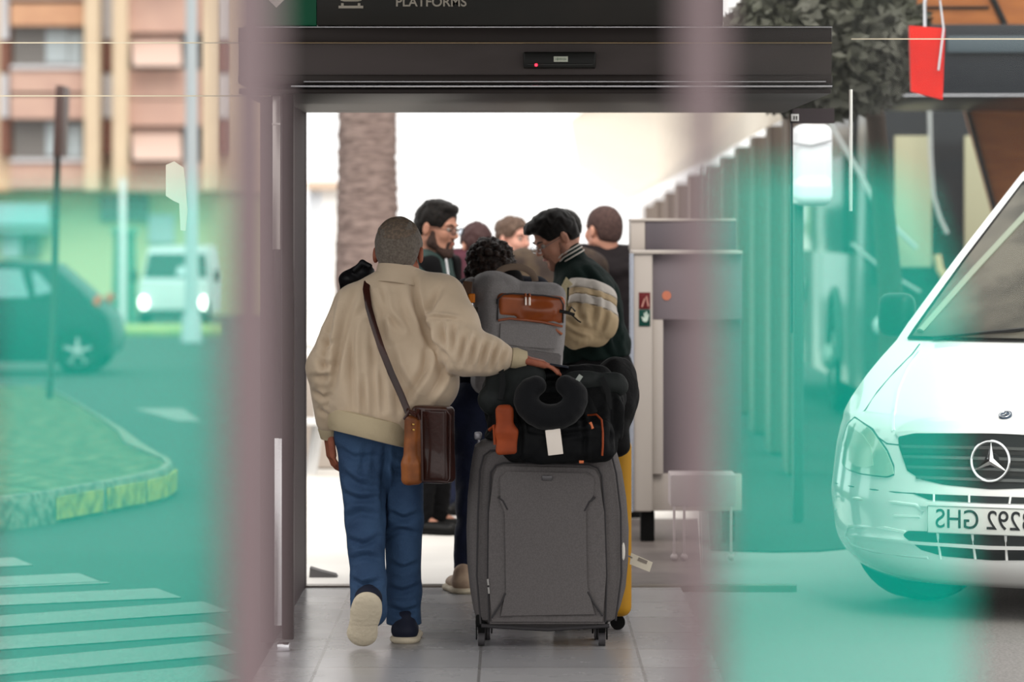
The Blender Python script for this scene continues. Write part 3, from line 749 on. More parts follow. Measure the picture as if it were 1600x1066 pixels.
fb('shop_sign', mat('shop_sign_blue', (150, 185, 190), .5), -60, 78, 318, 352, -.2, .5); fb('shop_sign', mat('shop_sign_grey', (128, 150, 150), .5), -60, 78, 356, 364, -.2, .5)
fb('shop_window', m_win, 34, 58, 370, 402, .4, .62)
# lamp post, thin dark pole, tree, white post
D = 70.; b = MB(); b.cyl((xh(300, D), D, ZG(D)), (xh(299, D), D, zh(-60, D)), .13, .1, 16); b.cyl((xh(300, D), D, ZG(D)), (xh(300, D), D, ZG(D)+.5), .2, .17, 16)
solo('lamp_post', b, mat('galvanised_post', (176, 184, 190), .4, .3), 'tall pale grey lamp post left of the door frame on the street', 'lamp post')
D = 32.6; t = thing('sign_pole', 'thin leaning dark pole with a road sign seen edge-on, on the grass island', 'sign pole', (xh(77, D), D, KZ-.02))
b = MB(); b.tube([(xh(77, D), D, .142), (xh(84, D), D, zh(480, D)), (xh(90, D), D, zh(240, D)), (xh(97, D), D, zh(150, D))], .03, 10); obj('pole', b, mat('pole_dark', (60, 56, 54), .6), t)
b = MB(); a1 = Vector((xh(93.5, D), D, zh(245, D))); a2 = Vector((xh(98.5, D), D, zh(135, D)))
b.box((a1+a2)/2, (.065, .5, (a2-a1).length), Matrix.Rotation(math.radians(2.5), 3, 'Y'), .01); obj('sign_plate', b, mat('plate_back', (78, 55, 52), .5), t)
D = 95.; b = MB(); b.cyl((xh(195, D), D, ZG(D)), (xh(195, D), D, zh(365, D)), .33, .27, 16); b.cyl((xh(195, D), D, zh(365, D)), (xh(195, D), D, zh(355, D)), .37, .3, 16)
solo('street_column', b, mat('column_green', (92, 128, 110), .7), 'stout green advertising column across the left street', 'column')
D = 94.; b = MB(); b.cyl((xh(195, D), D-.5, ZG(D)), (xh(195, D), D-.5, zh(280, D)), .08, .08, 12)
solo('white_post', b, mat('white_post', (220, 222, 224), .5), 'slim white post rising behind the green column', 'post')
b = MB(); b.prism([(xh(184, 78), 78, ZG(78)-.015), (xh(350, 78), 78, ZG(78)-.015), (xh(350, 87), 87, ZG(87)-.015), (xh(184, 87), 87, ZG(87)-.015)], (0, 0, .1))
solo('grass_verge', b, mat('verge_grass', (168, 170, 100), .9, rgb2=(120, 140, 80), nscale=3), 'strip of yellowish grass behind the dark car', 'verge')

m_car = mat('car_paint_dark', (30, 38, 44), .45, .0, spec=.12); m_carglass = mat('car_glass', (120, 140, 146), .12, .0)
m_tyre = mat('tyre', (26, 26, 27), .8); m_alloy = mat('alloy', (190, 192, 195), .3, .8); m_tail = mat('tail_light', (190, 70, 40), .5)
def profile_car(t, prof, width, m, tum=.12, belt=.95, name='body'):
    """loft a side outline (length, height) over the width, narrowing above the belt line"""
    b = MB(); rows = []
    for s in (-1, -.96, -.85, .85, .96, 1):
        row = []
        for (l, z) in prof:
            ww = width/2-(max(z-belt, 0)*tum/.5)
            kk = {1: 1., .96: 1., .85: 1.}[abs(s)]
            sh = {1: .05, .96: .015, .85: 0.}[abs(s)]
            cx = sum(p[0] for p in prof)/len(prof); cz = .75
            row.append(((l-cx)*(1-sh)+cx, s*ww, (z-cz)*(1-sh)+cz))
        rows.append(row)
    b.grid(rows, True, True); return obj(name, b, m, t, local=True)
def wheel(t, l, w, z, r, face, parent_local=True, tw=.2, spokes=5):
    b = MB(); yo = w; s = face
    b.lathe([(r*.62, -tw/2), (r*.93, -tw/2), (r, -tw*.32), (r, tw*.32), (r*.93, tw/2), (r*.62, tw/2), (r*.62, -tw/2)], (l, yo-s*tw/2, z), (0, s, 0), 36)
    ty = obj('tyre', b, m_tyre, t, local=True)
    b = MB(); y1 = yo-s*.03; b.lathe([(r*.64, -.06), (r*.66, .01), (r*.6, .015), (r*.58, -.06)], (l, y1, z), (0, s, 0), 36)
    for i in range(spokes):
        a = 2*math.pi*i/spokes+.3; b.tube([(l+math.cos(a)*r*.1, y1, z+math.sin(a)*r*.1), (l+math.cos(a)*r*.6, y1, z+math.sin(a)*r*.6)], [r*.13, r*.08], 6)
    b.ball((l, y1, z), (r*.15, .03, r*.15), 6); obj('rim', b, m_alloy, ty, local=True); return ty
# dark hatchback, side on: local x = length, y = width
D = 50.; t = thing('parked_car', 'dark hatchback seen side-on across the left street, its rear to the right', 'car', (xh(133, D)-2.1, D, ZG(D)-.02))
prof = [(2.56, .5), (2.5, .26), (2.1, .17), (-1.3, .17), (-1.5, .3), (-1.52, .62), (-1.35, .8), (-.5, .95), (.1, 1.36), (.6, 1.45), (1.2, 1.46), (1.75, 1.42), (2.1, 1.12), (2.38, .86), (2.5, .74)]
profile_car(t, prof, 1.72, m_car)
gl = MB()
for pts in ([(-.25, .98), (.7, .99), (.7, 1.37), (.25, 1.34)], [(.78, .99), (1.48, 1.0), (1.36, 1.36), (.78, 1.38)], [(1.56, 1.02), (1.8, 1.08), (1.6, 1.3), (1.5, 1.34)]):
    gl.prism([(x, -.862+(z-.95)*.24-.012, z) for x, z in pts], (0, .03, 0))
obj('side_window', gl, m_carglass, t, local=True)
wheel(t, 2.1, -.87, .31, .31, -1); wheel(t, -.55, -.87, .31, .31, -1); wheel(t, 2.1, .87, .31, .31, 1); wheel(t, -.55, .87, .31, .31, 1)
for s in (-1, 1): b = MB(); b.box((2.33, s*.74, .93), (.1, .14, .2), Matrix.Rotation(.5, 3, 'Y'), .03); obj('tail_light', b, m_tail, t, local=True)
# white van facing us with its lamps on
D = 88.; t = thing('delivery_van', 'white van with both headlights lit, facing us down the left street', 'van', (xh(272, D), D, ZG(D)-.02))
m_vw = mat('van_white_far', (186, 190, 194), .35); m_far_dark = mat('van_dark_trim', (52, 56, 58), .4)
b = MB()
rows = [[(x*w_, y, z) for x in (-1, -.9, .9, 1)] for (y, z, w_) in ((0, .3, .72), (-.02, .6, .8), (.05, .98, .8), (.55, 1.15, .78), (.95, 1.72, .7), (1.2, 1.85, .68))]
b.grid(rows); rows2 = [[(x, y, z) for (x, z) in ((-.8, .3), (-.82, 1.1), (-.7, 1.8), (-.6, 1.86), (.6, 1.86), (.7, 1.8), (.82, 1.1), (.8, .3))] for y in (1.15, 4.2)]
b.grid(rows2, True, True); b.bx(-.8, .8, .05, 1.3, .25, 1.08, .06); obj('body', b, m_vw, t, local=True)
b = MB(); b.prism([(-.74, .50, 1.14), (.74, .50, 1.14), (.66, .93, 1.7), (-.66, .93, 1.7)], (0, -.03, .0)); ws = obj('windscreen', b, m_far_dark, t, local=True)
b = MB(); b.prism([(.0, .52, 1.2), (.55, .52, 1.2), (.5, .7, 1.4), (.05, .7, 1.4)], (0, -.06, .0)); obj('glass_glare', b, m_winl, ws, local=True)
b = MB(); b.bx(-.8, .8, -.1, .1, .25, .42, .03); obj('bumper', b, m_far_dark, t, local=True)
for s in (-1, 1):
    b = MB(); b.ball((s*.69, -.06, .58), (.1, .06, .15), 8); obj('headlight', b, mat('headlamp_lit', (255, 250, 235), .3, emit=5.), t, local=True)
    b = MB(); b.box((s*.97, .7, 1.18), (.16, .08, .26), None, .03); obj('mirror', b, m_far_dark, t, local=True)
    b = MB(); b.cyl((s*.6, .7, .28), (s*.82, .7, .28), .3, n=24); obj('tyre', b, m_tyre, t, local=True)

# ------------------------------------------------------------ the coach on the right
m_coach = mat('coach_paint', (36, 44, 42), .3, coat=.5); m_coachglass = mat('coach_glass', (42, 46, 50), .12)
XC, DC = 2.98, 33.; CL = 12.6
co = thing('coach', 'large dark coach parked on the right, behind the white van', 'coach', (XC, DC, ZG(DC)))
b = MB(); z0, z1 = .3, 3.32
sec = [(0, z0), (0, 1.3), (.04, 2.9), (.12, 3.22), (.3, z1), (2.15, z1), (2.33, 3.22), (2.41, 2.9), (2.45, 1.3), (2.45, z0)]
b.grid([[(x*.96+.04, -.02+(.1 if z > 3 else 0), z) for x, z in sec], [(x, .12+(.15 if z > 2.9 else 0), z) for x, z in sec], [(x, CL, z) for x, z in sec]], True, True)
obj('body', b, m_coach, co, local=True)
b = MB(); b.bx(-.015, .01, .5, CL-.3, 1.45, 2.75, .01); obj('side_window', b, m_coachglass, co, local=True)
b = MB(); b.bx(.1, 2.35, -.05, 0, 1.2, 2.72, .02); wsn = obj('windscreen', b, m_coachglass, co, local=True)
b = MB(); b.bx(.3, .62, -.07, -.052, 1.35, 2.48, .01); b.bx(.9, 1.25, -.07, -.052, 1.35, 2.48, .01); pn = obj('windscreen_reflection', b, mat('reflection_cream', (176, 176, 150), .6), wsn, local=True); pn['label'] = 'pale reflections in the windscreen, put on as panels'  # pale boxes paint the reflection on the coach windscreen
b = MB(); b.bx(.1, 2.35, -.05, 0, 2.78, 3.12, .02); obj('destination_board', b, mat('board_black', (22, 26, 32), .25), co, local=True)
b = MB(); b.bx(-.02, .06, 1.5, 2.4, .3, 1.05, .02); b2 = MB()
r_ = .5; b2.lathe([(r_*.6, -.14), (r_*.95, -.14), (r_, -.08), (r_, .1), (r_*.95, .14), (r_*.6, .14)], (.1, 2.3, r_-.01), (-1, 0, 0), 36)
b.bm.free(); tw_ = obj('tyre', b2, m_tyre, co, local=True)
b = MB(); b.cyl((-.02, 2.3, r_), (.1, 2.3, r_), .31, n=28); b.ball((-.06, 2.3, r_), (.08, .12, .12), 8); obj('hub', b, mat('hub_grey', (150, 165, 160), .4, .5), tw_, local=True)
b = MB(); b.tube([(-.02, 2.3-.6*math.cos(a), r_+.62*math.sin(a)) for a in [math.pi*i/16 for i in range(17)]], .03, 8); obj('wheel_arch', b, mat('arch_grey', (80, 100, 96), .5), co, local=True)
b = MB()
for i, (pxc, ch) in enumerate(((1254, 'V'), (1232, 'O'), (1216, 'L'), (1196, 'T'), (1176, 'A'))):
    Dl = 6000*(XC)/(pxc-HX); yl = Dl-DC
    b.text(ch, .34, Matrix.Translation((-.03, yl, 1.02)) @ Matrix.Rotation(-math.pi/2, 4, 'Z') @ FACE_CAM.to_4x4(), .003, mirror=True, bold=.012, sx=5.2)
obj('lettering', b, mat('coach_letters', (196, 206, 200), .5), co, local=True)
b = MB(); b.ball((.45, -.08, .85), (.2, .05, .1), 8); b.ball((.2, -.08, .85), (.09, .05, .09), 8); obj('headlight', b, mat('lamp_glass', (170, 190, 190), .15), co, local=True)
m_arm = mat('arm_pale', (190, 198, 200), .3, .3)
Dm = DC-.25
def cp(px, py, D=Dm): return P(px, py, D)
b = MB(); b.tube([cp(1296, 8), cp(1291, 100), cp(1291, 170), cp(1300, 200), cp(1340, 265), cp(1372, 325), cp(1405, 362), cp(1432, 388)], .02, 8); obj('mirror_arm', b, m_arm, co)
b = MB(); b.tube([cp(1452, 150), cp(1454, 240), cp(1458, 305), cp(1468, 340), cp(1480, 365)], .018, 8); obj('mirror_arm', b, m_arm, co)
b = MB(); b.tube([cp(1464, 398), cp(1468, 420), cp(1482, 445), cp(1500, 462)], .035, 8); obj('mirror_arm', b, mat('arm_tan', (205, 180, 140), .4), co)
b = MB(); b.tube([cp(1330, 380), cp(1385, 425), cp(1438, 456)], .013, 8); obj('wiper', b, m_arm, co)
b = MB(); c0 = cp(1565, 235, Dm); b.tube([cp(1540, 196), cp(1556, 198), cp(1570, 215), cp(1577, 245), cp(1578, 270)], .022, 8); obj('mirror_arm', b, m_arm, co)

# orange brown panel in place of a windscreen reflection, and canopy, right of the coach
m_wood = mat('orange_panel', (168, 104, 56), .45, rgb2=(150, 90, 48), nscale=3, stretch=(1, 1, 8))
D = 28.7; fc = thing('reflected_facade', 'made-up orange-brown panel for a windscreen reflection, with a slanted dark edge, above the white van', 'wall', (xh(1600, D), D, 0))
b = MB(); b.prism([(xh(1507, D), D, zh(150, D)), (xh(1900, D), D, zh(150, D)), (xh(1900, D), D, 0), (xh(1640, D), D, 0), (xh(1575, D), D, zh(400, D))], (0, .3, 0)); obj('reflection_panel', b, m_wood, fc)
b = MB(); b.tube([(xh(1505, D), D-.02, zh(150, D)), (xh(1573, D), D-.02, zh(400, D)), (xh(1638, D), D-.02, 0)], .022, 6); obj('reflection_edge', b, m_black, fc)
D = 25.; cn = thing('canopy', 'orange-brown panelled canopy with dark joints and a black fascia, top right', 'canopy', (xh(1600, D), D, zh(150, D)))
b = MB(); b.bx(xh(1424, D), xh(1900, D), D, D+3.5, zh(38, D), zh(-90, D)); obj('soffit_panel', b, m_wood, cn)
b = MB()
b.tube([(xh(1424, D), D-.01, zh(12, D)), (xh(1545, D), D-.01, zh(12, D))], .01, 6); b.tube([(xh(1548, D), D-.01, zh(-8, D)), (xh(1570, D), D-.01, zh(38, D))], .022, 6); b.tube([(xh(1420, D), D-.01, zh(-8, D)), (xh(1440, D), D-.01, zh(38, D))], .018, 6)
obj('joint', b, m_black, cn)
b = MB(); b.bx(xh(1380, D), xh(1900, D), D-.1, D+3.4, zh(150, D), zh(39, D), .01); obj('fascia', b, mat('fascia_black', (38, 42, 48), .3), cn)
b = MB(); b.bx(xh(1476, D), xh(1900, D), D-.14, D-.1, zh(84, D), zh(58, D), .01); obj('fascia_band', b, mat('fascia_grey', (82, 94, 102), .35), cn)
b = MB(); b.tube([(xh(1380, D), D-.12, zh(150, D)), (xh(1900, D), D-.12, zh(149, D))], .008, 6); obj('edge_strip', b, m_silver, cn)
D = 20.; rs = thing('hanging_sign', 'bright red hanging sign with a slanted lower edge, top right', 'sign', (xh(1448, D), D, zh(155, D)))
b = MB(); b.prism([(xh(1421, D), D, zh(40, D)), (xh(1477, D), D, zh(44, D)), (xh(1473, D), D, zh(156, D)), (xh(1424, D), D, zh(143, D))], (0, .06, 0)); obj('sign_plate', b, mat('sign_red', (214, 36, 26), .35, rgb2=(190, 28, 24), nscale=4), rs)
b = MB(); b.tube([(xh(1446, D), D+.03, zh(42, D)), (xh(1446, D), D+.03, zh(-60, D))], .01, 6); b.tube([(xh(1468, D), D-.01, zh(0, D)), (xh(1474, D), D-.01, zh(45, D)), (xh(1466, D), D-.01, zh(110, D))], .006, 6); obj('hanger', b, m_silver, rs)
# white rounded cabinet standing in for a white van's top; post added below
D = 21.; wc = thing('van_top_block', 'made-up glossy white van top, rounded cabinet beside the receding pillars', 'bodywork', (xh(1268, D), D, zh(322, D)))
q = Sdf(.006); q.box(P(1268, 258, D+.15), (.105, .14, .222), .05).box(P(1268, 300, D+.12), (.105, .15, .07), .05)
obj('van_top_body', q.mesh('bodywork'), mat('van_top_white', (232, 236, 242), .25), wc)
b = MB(); b.tube([P(1238, 224, D), P(1268, 228, D-.003), P(1299, 220, D)], .004, 6); obj('van_top_seam', b, mat('van_top_seam_grey', (130, 130, 135), .5), wc)
b = MB(); b.bx(xh(1242, D), xh(1258, D), D+.1, D+.2, 0, zh(318, D), .01); obj('post', b, mat('van_top_prop', (70, 76, 74), .5), wc)  # added post under the made-up van top
# dark tree foliage above the coach
def foliage(c, rad, n, size, seed, name, m, parent, exclude=None):
    r = np.random.RandomState(seed); V = []; Fc = []
    for i in range(n):
        p = r.normal(size=3); p /= np.linalg.norm(p); p = p*(r.uniform(.35, 1.)**.5)*np.array(rad)+np.array(c)
        a = r.normal(size=3); a /= np.linalg.norm(a); bb = np.cross(a, r.normal(size=3)); bb /= np.linalg.norm(bb)
        s1 = size*r.uniform(.6, 1.3); k0 = len(V)
        V += [p-a*s1, p+bb*s1*.45, p+a*s1, p-bb*s1*.45]; Fc.append((k0, k0+1, k0+2, k0+3))
    me = bpy.data.meshes.new(name); me.from_pydata([tuple(map(float, v)) for v in V], [], Fc); return obj(name, me, m, parent)
m_leaf = mat('leaf_dark', (62, 64, 50), .6, rgb2=(96, 96, 88), nscale=3)
D = 22.5; tr = thing('tree', 'dark leafy tree spreading over the coach, top right of the header', 'tree', (xh(1395, 23.5), 24.2, 0))
foliage((xh(1290, D), D, zh(70, D)), (.62, .6, .44), 6500, .06, 4, 'foliage', m_leaf, tr)
foliage((xh(1365, D), D+.3, zh(50, D)), (.26, .4, .42), 1800, .06, 5, 'foliage', m_leaf, tr)
b = MB(); b.tube([(xh(1395, 24.2), 24.2, -.02), (xh(1392, 24.2), 24.2, 1.2), (xh(1370, 23.5), 23.6, 2.3), (xh(1290, 23), 22.8, 2.75)], [.09, .08, .06, .03], 10); obj('trunk', b, mat('bark', (70, 60, 54), .9), tr)

# ------------------------------------------------------------ beyond the door: pillars, ceiling, palm, bench
m_pil = mat('fin_brown', (96, 86, 80), .7); m_pil2 = mat('fin_edge', (138, 128, 122), .6)
names = ['first and nearest', 'second', 'third', 'fourth', 'fifth', 'sixth', 'seventh', 'eighth', 'ninth', 'tenth', 'most distant']
DPL = [25., 27.8, 31.2, 35.5, 41, 48, 57, 70, 88, 118, 160]
for i, D in enumerate(DPL):
    px = 968+267*25./D; ty = 345-165*25./D; x = xh(px, D); wd = .055+.0016*D
    pl = thing('platform_pillar', names[i]+' of the brown fins receding along the platform, counted from the door', 'pillar', (x, D, ZG(D)), 'platform pillars')
    b = MB(); b.bx(x-.02, x+.14*D/25*.6, D, D+.5*D/25, ZG(D), zh(ty, D), .01); obj('fin', b, m_pil, pl)
    b = MB(); b.bx(x-.036*D/25*.7, x-.022, D-.02, D+.05, ZG(D), zh(ty, D), .004); obj('edge_strip', b, m_pil2, pl)
b = MB(); A = [(xh(1250, 24), 24., zh(172, 24)), (xh(980, 170), 170., zh(318, 170)), (xh(900, 170), 170., zh(262, 170)), (xh(890, 60), 60., zh(190, 60)), (xh(1000, 24), 24., zh(110, 24)), (xh(1250, 24), 24., zh(110, 24))]
b.prism(A, (0, 0, .02)); m_cnv = bpy.data.materials.new('canvas_soffit'); m_cnv.use_nodes = True; nt_ = m_cnv.node_tree; nt_.nodes.clear(); o_ = nt_.nodes.new('ShaderNodeOutputMaterial'); d_ = nt_.nodes.new('ShaderNodeBsdfDiffuse'); t_ = nt_.nodes.new('ShaderNodeBsdfTranslucent'); x_ = nt_.nodes.new('ShaderNodeAddShader')
d_.inputs[0].default_value = (.52, .50, .475, 1); t_.inputs[0].default_value = (.46, .44, .41, 1); nt_.links.new(d_.outputs[0], x_.inputs[0]); nt_.links.new(t_.outputs[0], x_.inputs[1]); nt_.links.new(x_.outputs[0], o_.inputs[0])
o = struct('ceiling_platform', b, m_cnv); tag(o, 'pale soffit of the platform canopy over the brown fins', 'ceiling')
D = 30.; pt = thing('palm_tree', 'thick fibrous palm trunk standing left beyond the door', 'palm tree', (xh(574, D), D, ZG(D)))
b = MB(); rows = []
r = np.random.RandomState(3)
for i in range(195):
    z = ZG(D)+i*.028; py = HY+(EYE-z)*200; rr = .222+.028*max(0, (py-250))/200+.0; rr *= 1+.03*((i % 5) == 0)
    cx = xh(574+(py-300)*.0, D)
    rows.append([(cx+(rr+r.uniform(-.008, .012))*math.cos(2*math.pi*k/40), D+(rr+r.uniform(-.008, .012))*math.sin(2*math.pi*k/40), z) for k in range(40)])
b.grid(rows, True, True); obj('trunk', b, mat('palm_fibre', (150, 132, 126), .95, rgb2=(118, 102, 98), nscale=9, stretch=(1, 1, 5), bump=.4, bscale=40), pt)
b = MB()
for k in range(14):
    a = 2*math.pi*k/14; L = 1.9; c = Vector((xh(574, D), D, ZG(D)+5.4))
    pts = [c+Vector((math.cos(a)*L*t_, math.sin(a)*L*t_, .9*t_-1.6*t_*t_)) for t_ in (0, .25, .5, .75, 1)]
    b.tube(pts, .02, 5)
    for t_ in np.linspace(.15, 1, 14):
        p0 = c+Vector((math.cos(a)*L*t_, math.sin(a)*L*t_, .9*t_-1.6*t_*t_))
        for s in (-1, 1):
            q = p0+Vector((-math.sin(a)*s*.35+math.cos(a)*.15, math.cos(a)*s*.35+math.sin(a)*.15, -.18)); b.tube([p0, q], [.014, .004], 4)
obj('fronds', b, mat('palm_green', (90, 110, 60), .7), pt)
# bench and low wall
D = 25.; bn = thing('platform_bench', 'white metal bench seen between the jamb and the old man', 'bench', (xh(492, D), D, 0))
m_bw = mat('bench_white', (226, 226, 226), .5)
b = MB(); b.bx(xh(430, D), xh(560, D), D, D+.04, zh(545, D), zh(534, D), .008); obj('backrest', b, m_bw, bn)
b = MB(); b.bx(xh(430, D), xh(560, D), D-.35, D+.05, zh(661, D), zh(653, D), .006); obj('seat', b, m_bw, bn)
for px in (486, 548):
    b = MB(); b.tube([P(px+12, 655, D), P(px, 742, D)], .04, 8); b.tube([P(px+10, 655, D), P(px+2, 540, D)], .015, 8); obj('leg', b, m_bw, bn)
D = 25.6; b = MB(); b.bx(xh(478, D)-.05, xh(560, D), D, D+.3, 0, zh(560, D), .01)
solo('low_wall', b, mat('low_wall', (176, 166, 158), .8), 'low grey-beige wall behind the white bench', 'wall')
D = 60.; fb2 = thing('far_building', 'overexposed white building glimpsed left of the palm trunk', 'building', (xh(500, D), D, ZG(D)))
b = MB(); b.bx(xh(482, D), xh(560, D), D, D+2, ZG(D), zh(290, D)); obj('wall', b, mat('far_white', (250, 250, 250), .8), fb2)
b = MB()
for px in (484, 496): b.bx(xh(px, D), xh(px+4, D), D-.05, D, ZG(D)+.6, zh(300, D))
obj('window_strip', b, mat('far_blue', (190, 200, 215), .5), fb2)
b = MB(); b.bx(xh(480, D), xh(562, D), D-.2, D+2.2, zh(296, D), zh(284, D)); obj('roof_edge', b, mat('far_tan', (214, 190, 170), .7), fb2)

# ------------------------------------------------------------ luggage scanner right of the door
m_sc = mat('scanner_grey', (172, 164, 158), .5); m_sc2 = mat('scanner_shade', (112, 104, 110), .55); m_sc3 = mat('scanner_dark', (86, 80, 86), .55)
D = 19.6; sc = thing('luggage_scanner', 'tall grey luggage scanner with a red and green sticker, right of the travellers', 'scanner', (xh(1040, D), D, 0))
def sbx(name, m, px0, px1, py0, py1, y0, y1, par=None, bev=.006):
    b = MB(); b.bx(xh(px0, D), xh(px1, D), D+y0, D+y1, zh(py1, D), zh(py0, D), bev); return obj(name, b, m, par or sc)
sbx('front_frame', m_sc, 989, 1020, 393, 800, 0, .55, None, .012)
sbx('upper_housing', m_sc2, 1020, 1160, 393, 500, .04, .55)
sbx('top_edge', m_sc, 989, 1160, 392, 397, -.01, .55, None, .003)
sbx('side_panel', m_sc, 1020, 1037, 500, 742, .03, .5)
sbx('lower_panel', m_sc3, 1037, 1160, 500, 742, .1, .5)
sbx('base_panel', m_sc, 1020, 1160, 742, 800, .06, .5)
sbx('rear_tunnel', m_sc, 991, 1014, 343, 393, .56, .95); sbx('rear_tunnel', m_sc3, 1014, 1160, 345, 393, .56, .95); sbx('tunnel_lid', m_sc, 990, 1160, 341.5, 346, .55, .97)
b = MB(); b.cyl(P(987, 800, D-.0), P(987, 396, D-.0), .012, n=12); obj('edge_tube', b, mat('tube_silver', (180, 184, 196), .25, .8), sc)
b = MB(); b.bx(xh(1002, D), xh(1024, D), D+.1, D+.2, 0.0, zh(800, D), .01); obj('foot', b, m_rubber, sc); b = MB(); b.bx(xh(1130, D), xh(1150, D), D+.1, D+.2, 0, zh(800, D), .01); obj('foot', b, m_rubber, sc)
st = sbx('sticker', mat('sticker_red', (92, 26, 30), .5), 998, 1016, 457, 483, -.004, 0, None, .001); st['label'] = 'small red sticker above the green one'
b = MB(); b.tube([P(1003, 480, D-.006), P(1007, 468, D-.006), P(1010, 463, D-.006), P(1013, 479, D-.006)], .004, 6); obj('printed_symbol', b, mat('sym_pale', (190, 140, 130), .6), st)
st = sbx('sticker', mat('sticker_green', (8, 60, 52), .5), 998, 1016, 484, 510, -.004, 0, None, .001); st['label'] = 'small green sticker with a pale hand symbol'
b = MB()
for a, c in (((1003, 495), (1006, 502)), ((1007, 489), (1008, 501)), ((1010, 487), (1010, 501)), ((1013, 491), (1011, 501))): b.tube([P(*a, D-.006), P(*c, D-.006)], .004, 6)
b.ball(P(1008, 500, D-.006), (.014, .003, .012), 6); obj('printed_symbol', b, mat('sym_white', (190, 205, 195), .6), st)
b = MB(); b.cyl(P(1042, 462, D+.035), P(1042, 462, D+.045), .024, n=24); rd = obj('round_sticker', b, mat('sticker_orange', (190, 110, 80), .5), sc)
# small side table by the scanner
D = 18.6; tb = thing('metal_trolley', 'low pale metal trolley in front of the scanner foot', 'trolley', (xh(1090, D), D, 0))
b = MB(); b.bx(xh(1048, D), xh(1150, D), D, D+.3, zh(792, D), zh(742, D), .006); obj('tray_box', b, mat('trolley_grey', (178, 168, 168), .45), tb)
for px in (1052, 1068, 1140):
    b = MB(); b.bx(xh(px, D), xh(px+4, D), D, D+.02, 0.02, zh(792, D), .002); b.ball((xh(px+2, D), D+.01, .02), .018, 6); obj('leg', b, mat('trolley_grey', (178, 168, 168), .45), tb)
# ------------------------------------------------------------ the white van
TH = math.radians(27); V0 = P(1546, HY, 15.8); V0.z = 0.
van = thing('parked_van', 'white van with a star emblem on the grille and mirrored number plate, at the right', 'van', (V0.x, V0.y, -.02), None, -TH)
_pz = np.array([.14, .18, .24, .34, .5, .6, .70, .79, .84, .90, .98, 1.06, 1.134, 1.20, 1.9])
_py = np.array([.22, .12, .04, .0, .0, .025, .05, .09, .16, .30, .52, .76, 1.0, 1.1, 2.3])
_wz = np.array([.14, .3, .5, .7, .85, 1.0, 1.134, 1.5, 1.9]); _ww = np.array([.84, .91, .935, .93, .92, .90, .875, .82, .74])
def vprof(z): return float(np.interp(z, _pz, _py))
def vw(z): return float(np.interp(z, _wz, _ww))
def vcor(t, z):
    a = abs(t); c = .57 if z < .8 else max(.57-(z-.8)*1.1, .2)
    return c*a**2.7
def vsurf(x, z): 
    t = max(-1.2, min(1.2, x/vw(z))); return vprof(z)+vcor(t, z)
def vpix(px, py, off=0.):
    """point of the van's front skin seen at that place, in the van's own coordinates"""
    def loc(D):
        p = P(px, py, D)-V0; return (p.x*math.cos(TH)-p.y*math.sin(TH), p.x*math.sin(TH)+p.y*math.cos(TH), p.z)
    a, b = 15.2, 20.
    for _ in range(50):
        m = (a+b)/2; x, y, z = loc(m)
        if y > vsurf(x, z): b = m
        else: a = m
    x, y, z = loc(a); return Vector((x, vsurf(x, z)-off, z+.0))
m_vanw = mat('van_white', (250, 252, 253), .22, coat=1.)
b = MB(); rows = []
ts = [math.sin(math.pi/2*i/28) for i in range(-28, 29)]
zs = list(np.linspace(.14, .8, 22))+list(np.linspace(.82, 1.134, 18))+list(np.linspace(1.16, 1.9, 16))
for z in zs:
    w_ = vw(z); row = [(t*w_, vprof(z)+vcor(t, z), z) for t in ts]
    y0 = row[-1][1]; ww = w_
    row += [(ww*(1+.03*math.sin(math.pi*k/9)), y0+(4.6-y0)*k/9, z) for k in range(1, 10)] + [(-ww*(1+.03*math.sin(math.pi*k/9)), y0+(4.6-y0)*k/9, z) for k in range(9, 0, -1)]
    rows.append(row)
for s_, z in ((.93, 1.95), (.8, 1.97), (.3, 1.985)):
    cx, cy = 0, 3.4; rows.append([(x*s_, cy+(y-cy)*s_, z) for x, y, _ in rows[len(zs)-1]])
b.grid(rows, True, True); vb = obj('body', b, m_vanw, van, local=True)
def vpatch(name, m, top, bot, off=.004, nu=24, nv=8, parent=None, mirror=False, both=False, thick=.02, pxs=True):
    """panel lying on the skin between an upper and a lower outline"""
    def samp(L, t):
        L = [Vector((p[0], p[1], 0)) for p in L]; d = [0]
        for i in range(1, len(L)): d.append(d[-1]+(L[i]-L[i-1]).length)
        t *= d[-1]
        for i in range(1, len(L)):
            if t <= d[i]+1e-9:
                k = (t-d[i-1])/max(d[i]-d[i-1], 1e-9); return L[i-1].lerp(L[i], k)
        return L[-1]
    out = None
    for mir in ([1, -1] if both else [1]):
        bb = MB(); R = []
        for j in range(nv+1):
            row = []
            for i in range(nu+1):
                q = samp(top, i/nu).lerp(samp(bot, i/nu), j/nv)
                if pxs: p = vpix(q.x, q.y, off)
                else: p = Vector((q.x*vw(q.y), vprof(q.y)+vcor(q.x, q.y)-off, q.y))
                row.append(Vector((p.x*mir, p.y, p.z)))
            R.append(row)
        loop = R[0]+[r[-1] for r in R[1:-1]]+R[-1][::-1]+[r[0] for r in R[1:-1]][::-1]
        bb.grid(R); bb.grid([loop, [p+Vector((0, thick, 0)) for p in loop]], True)
        if both is True or both == 'two': o = obj(name, bb, m, parent or van, local=True); out = o
        else: o = obj(name, bb, m, parent or van, local=True); out = o
    return out
def vline(name, m, pts, r, mirror=True, off=0., parent=None, pxs=True):
    bb = MB(); P3 = [vpix(x, y, off) for x, y in pts] if pxs else [Vector((t*vw(z), vprof(z)+vcor(t, z)-off, z)) for t, z in pts]
    bb.tube(P3, r, 6)
    if mirror: bb.tube([Vector((-p.x, p.y, p.z)) for p in P3], r, 6)
    return obj(name, bb, m, parent or van, local=True)
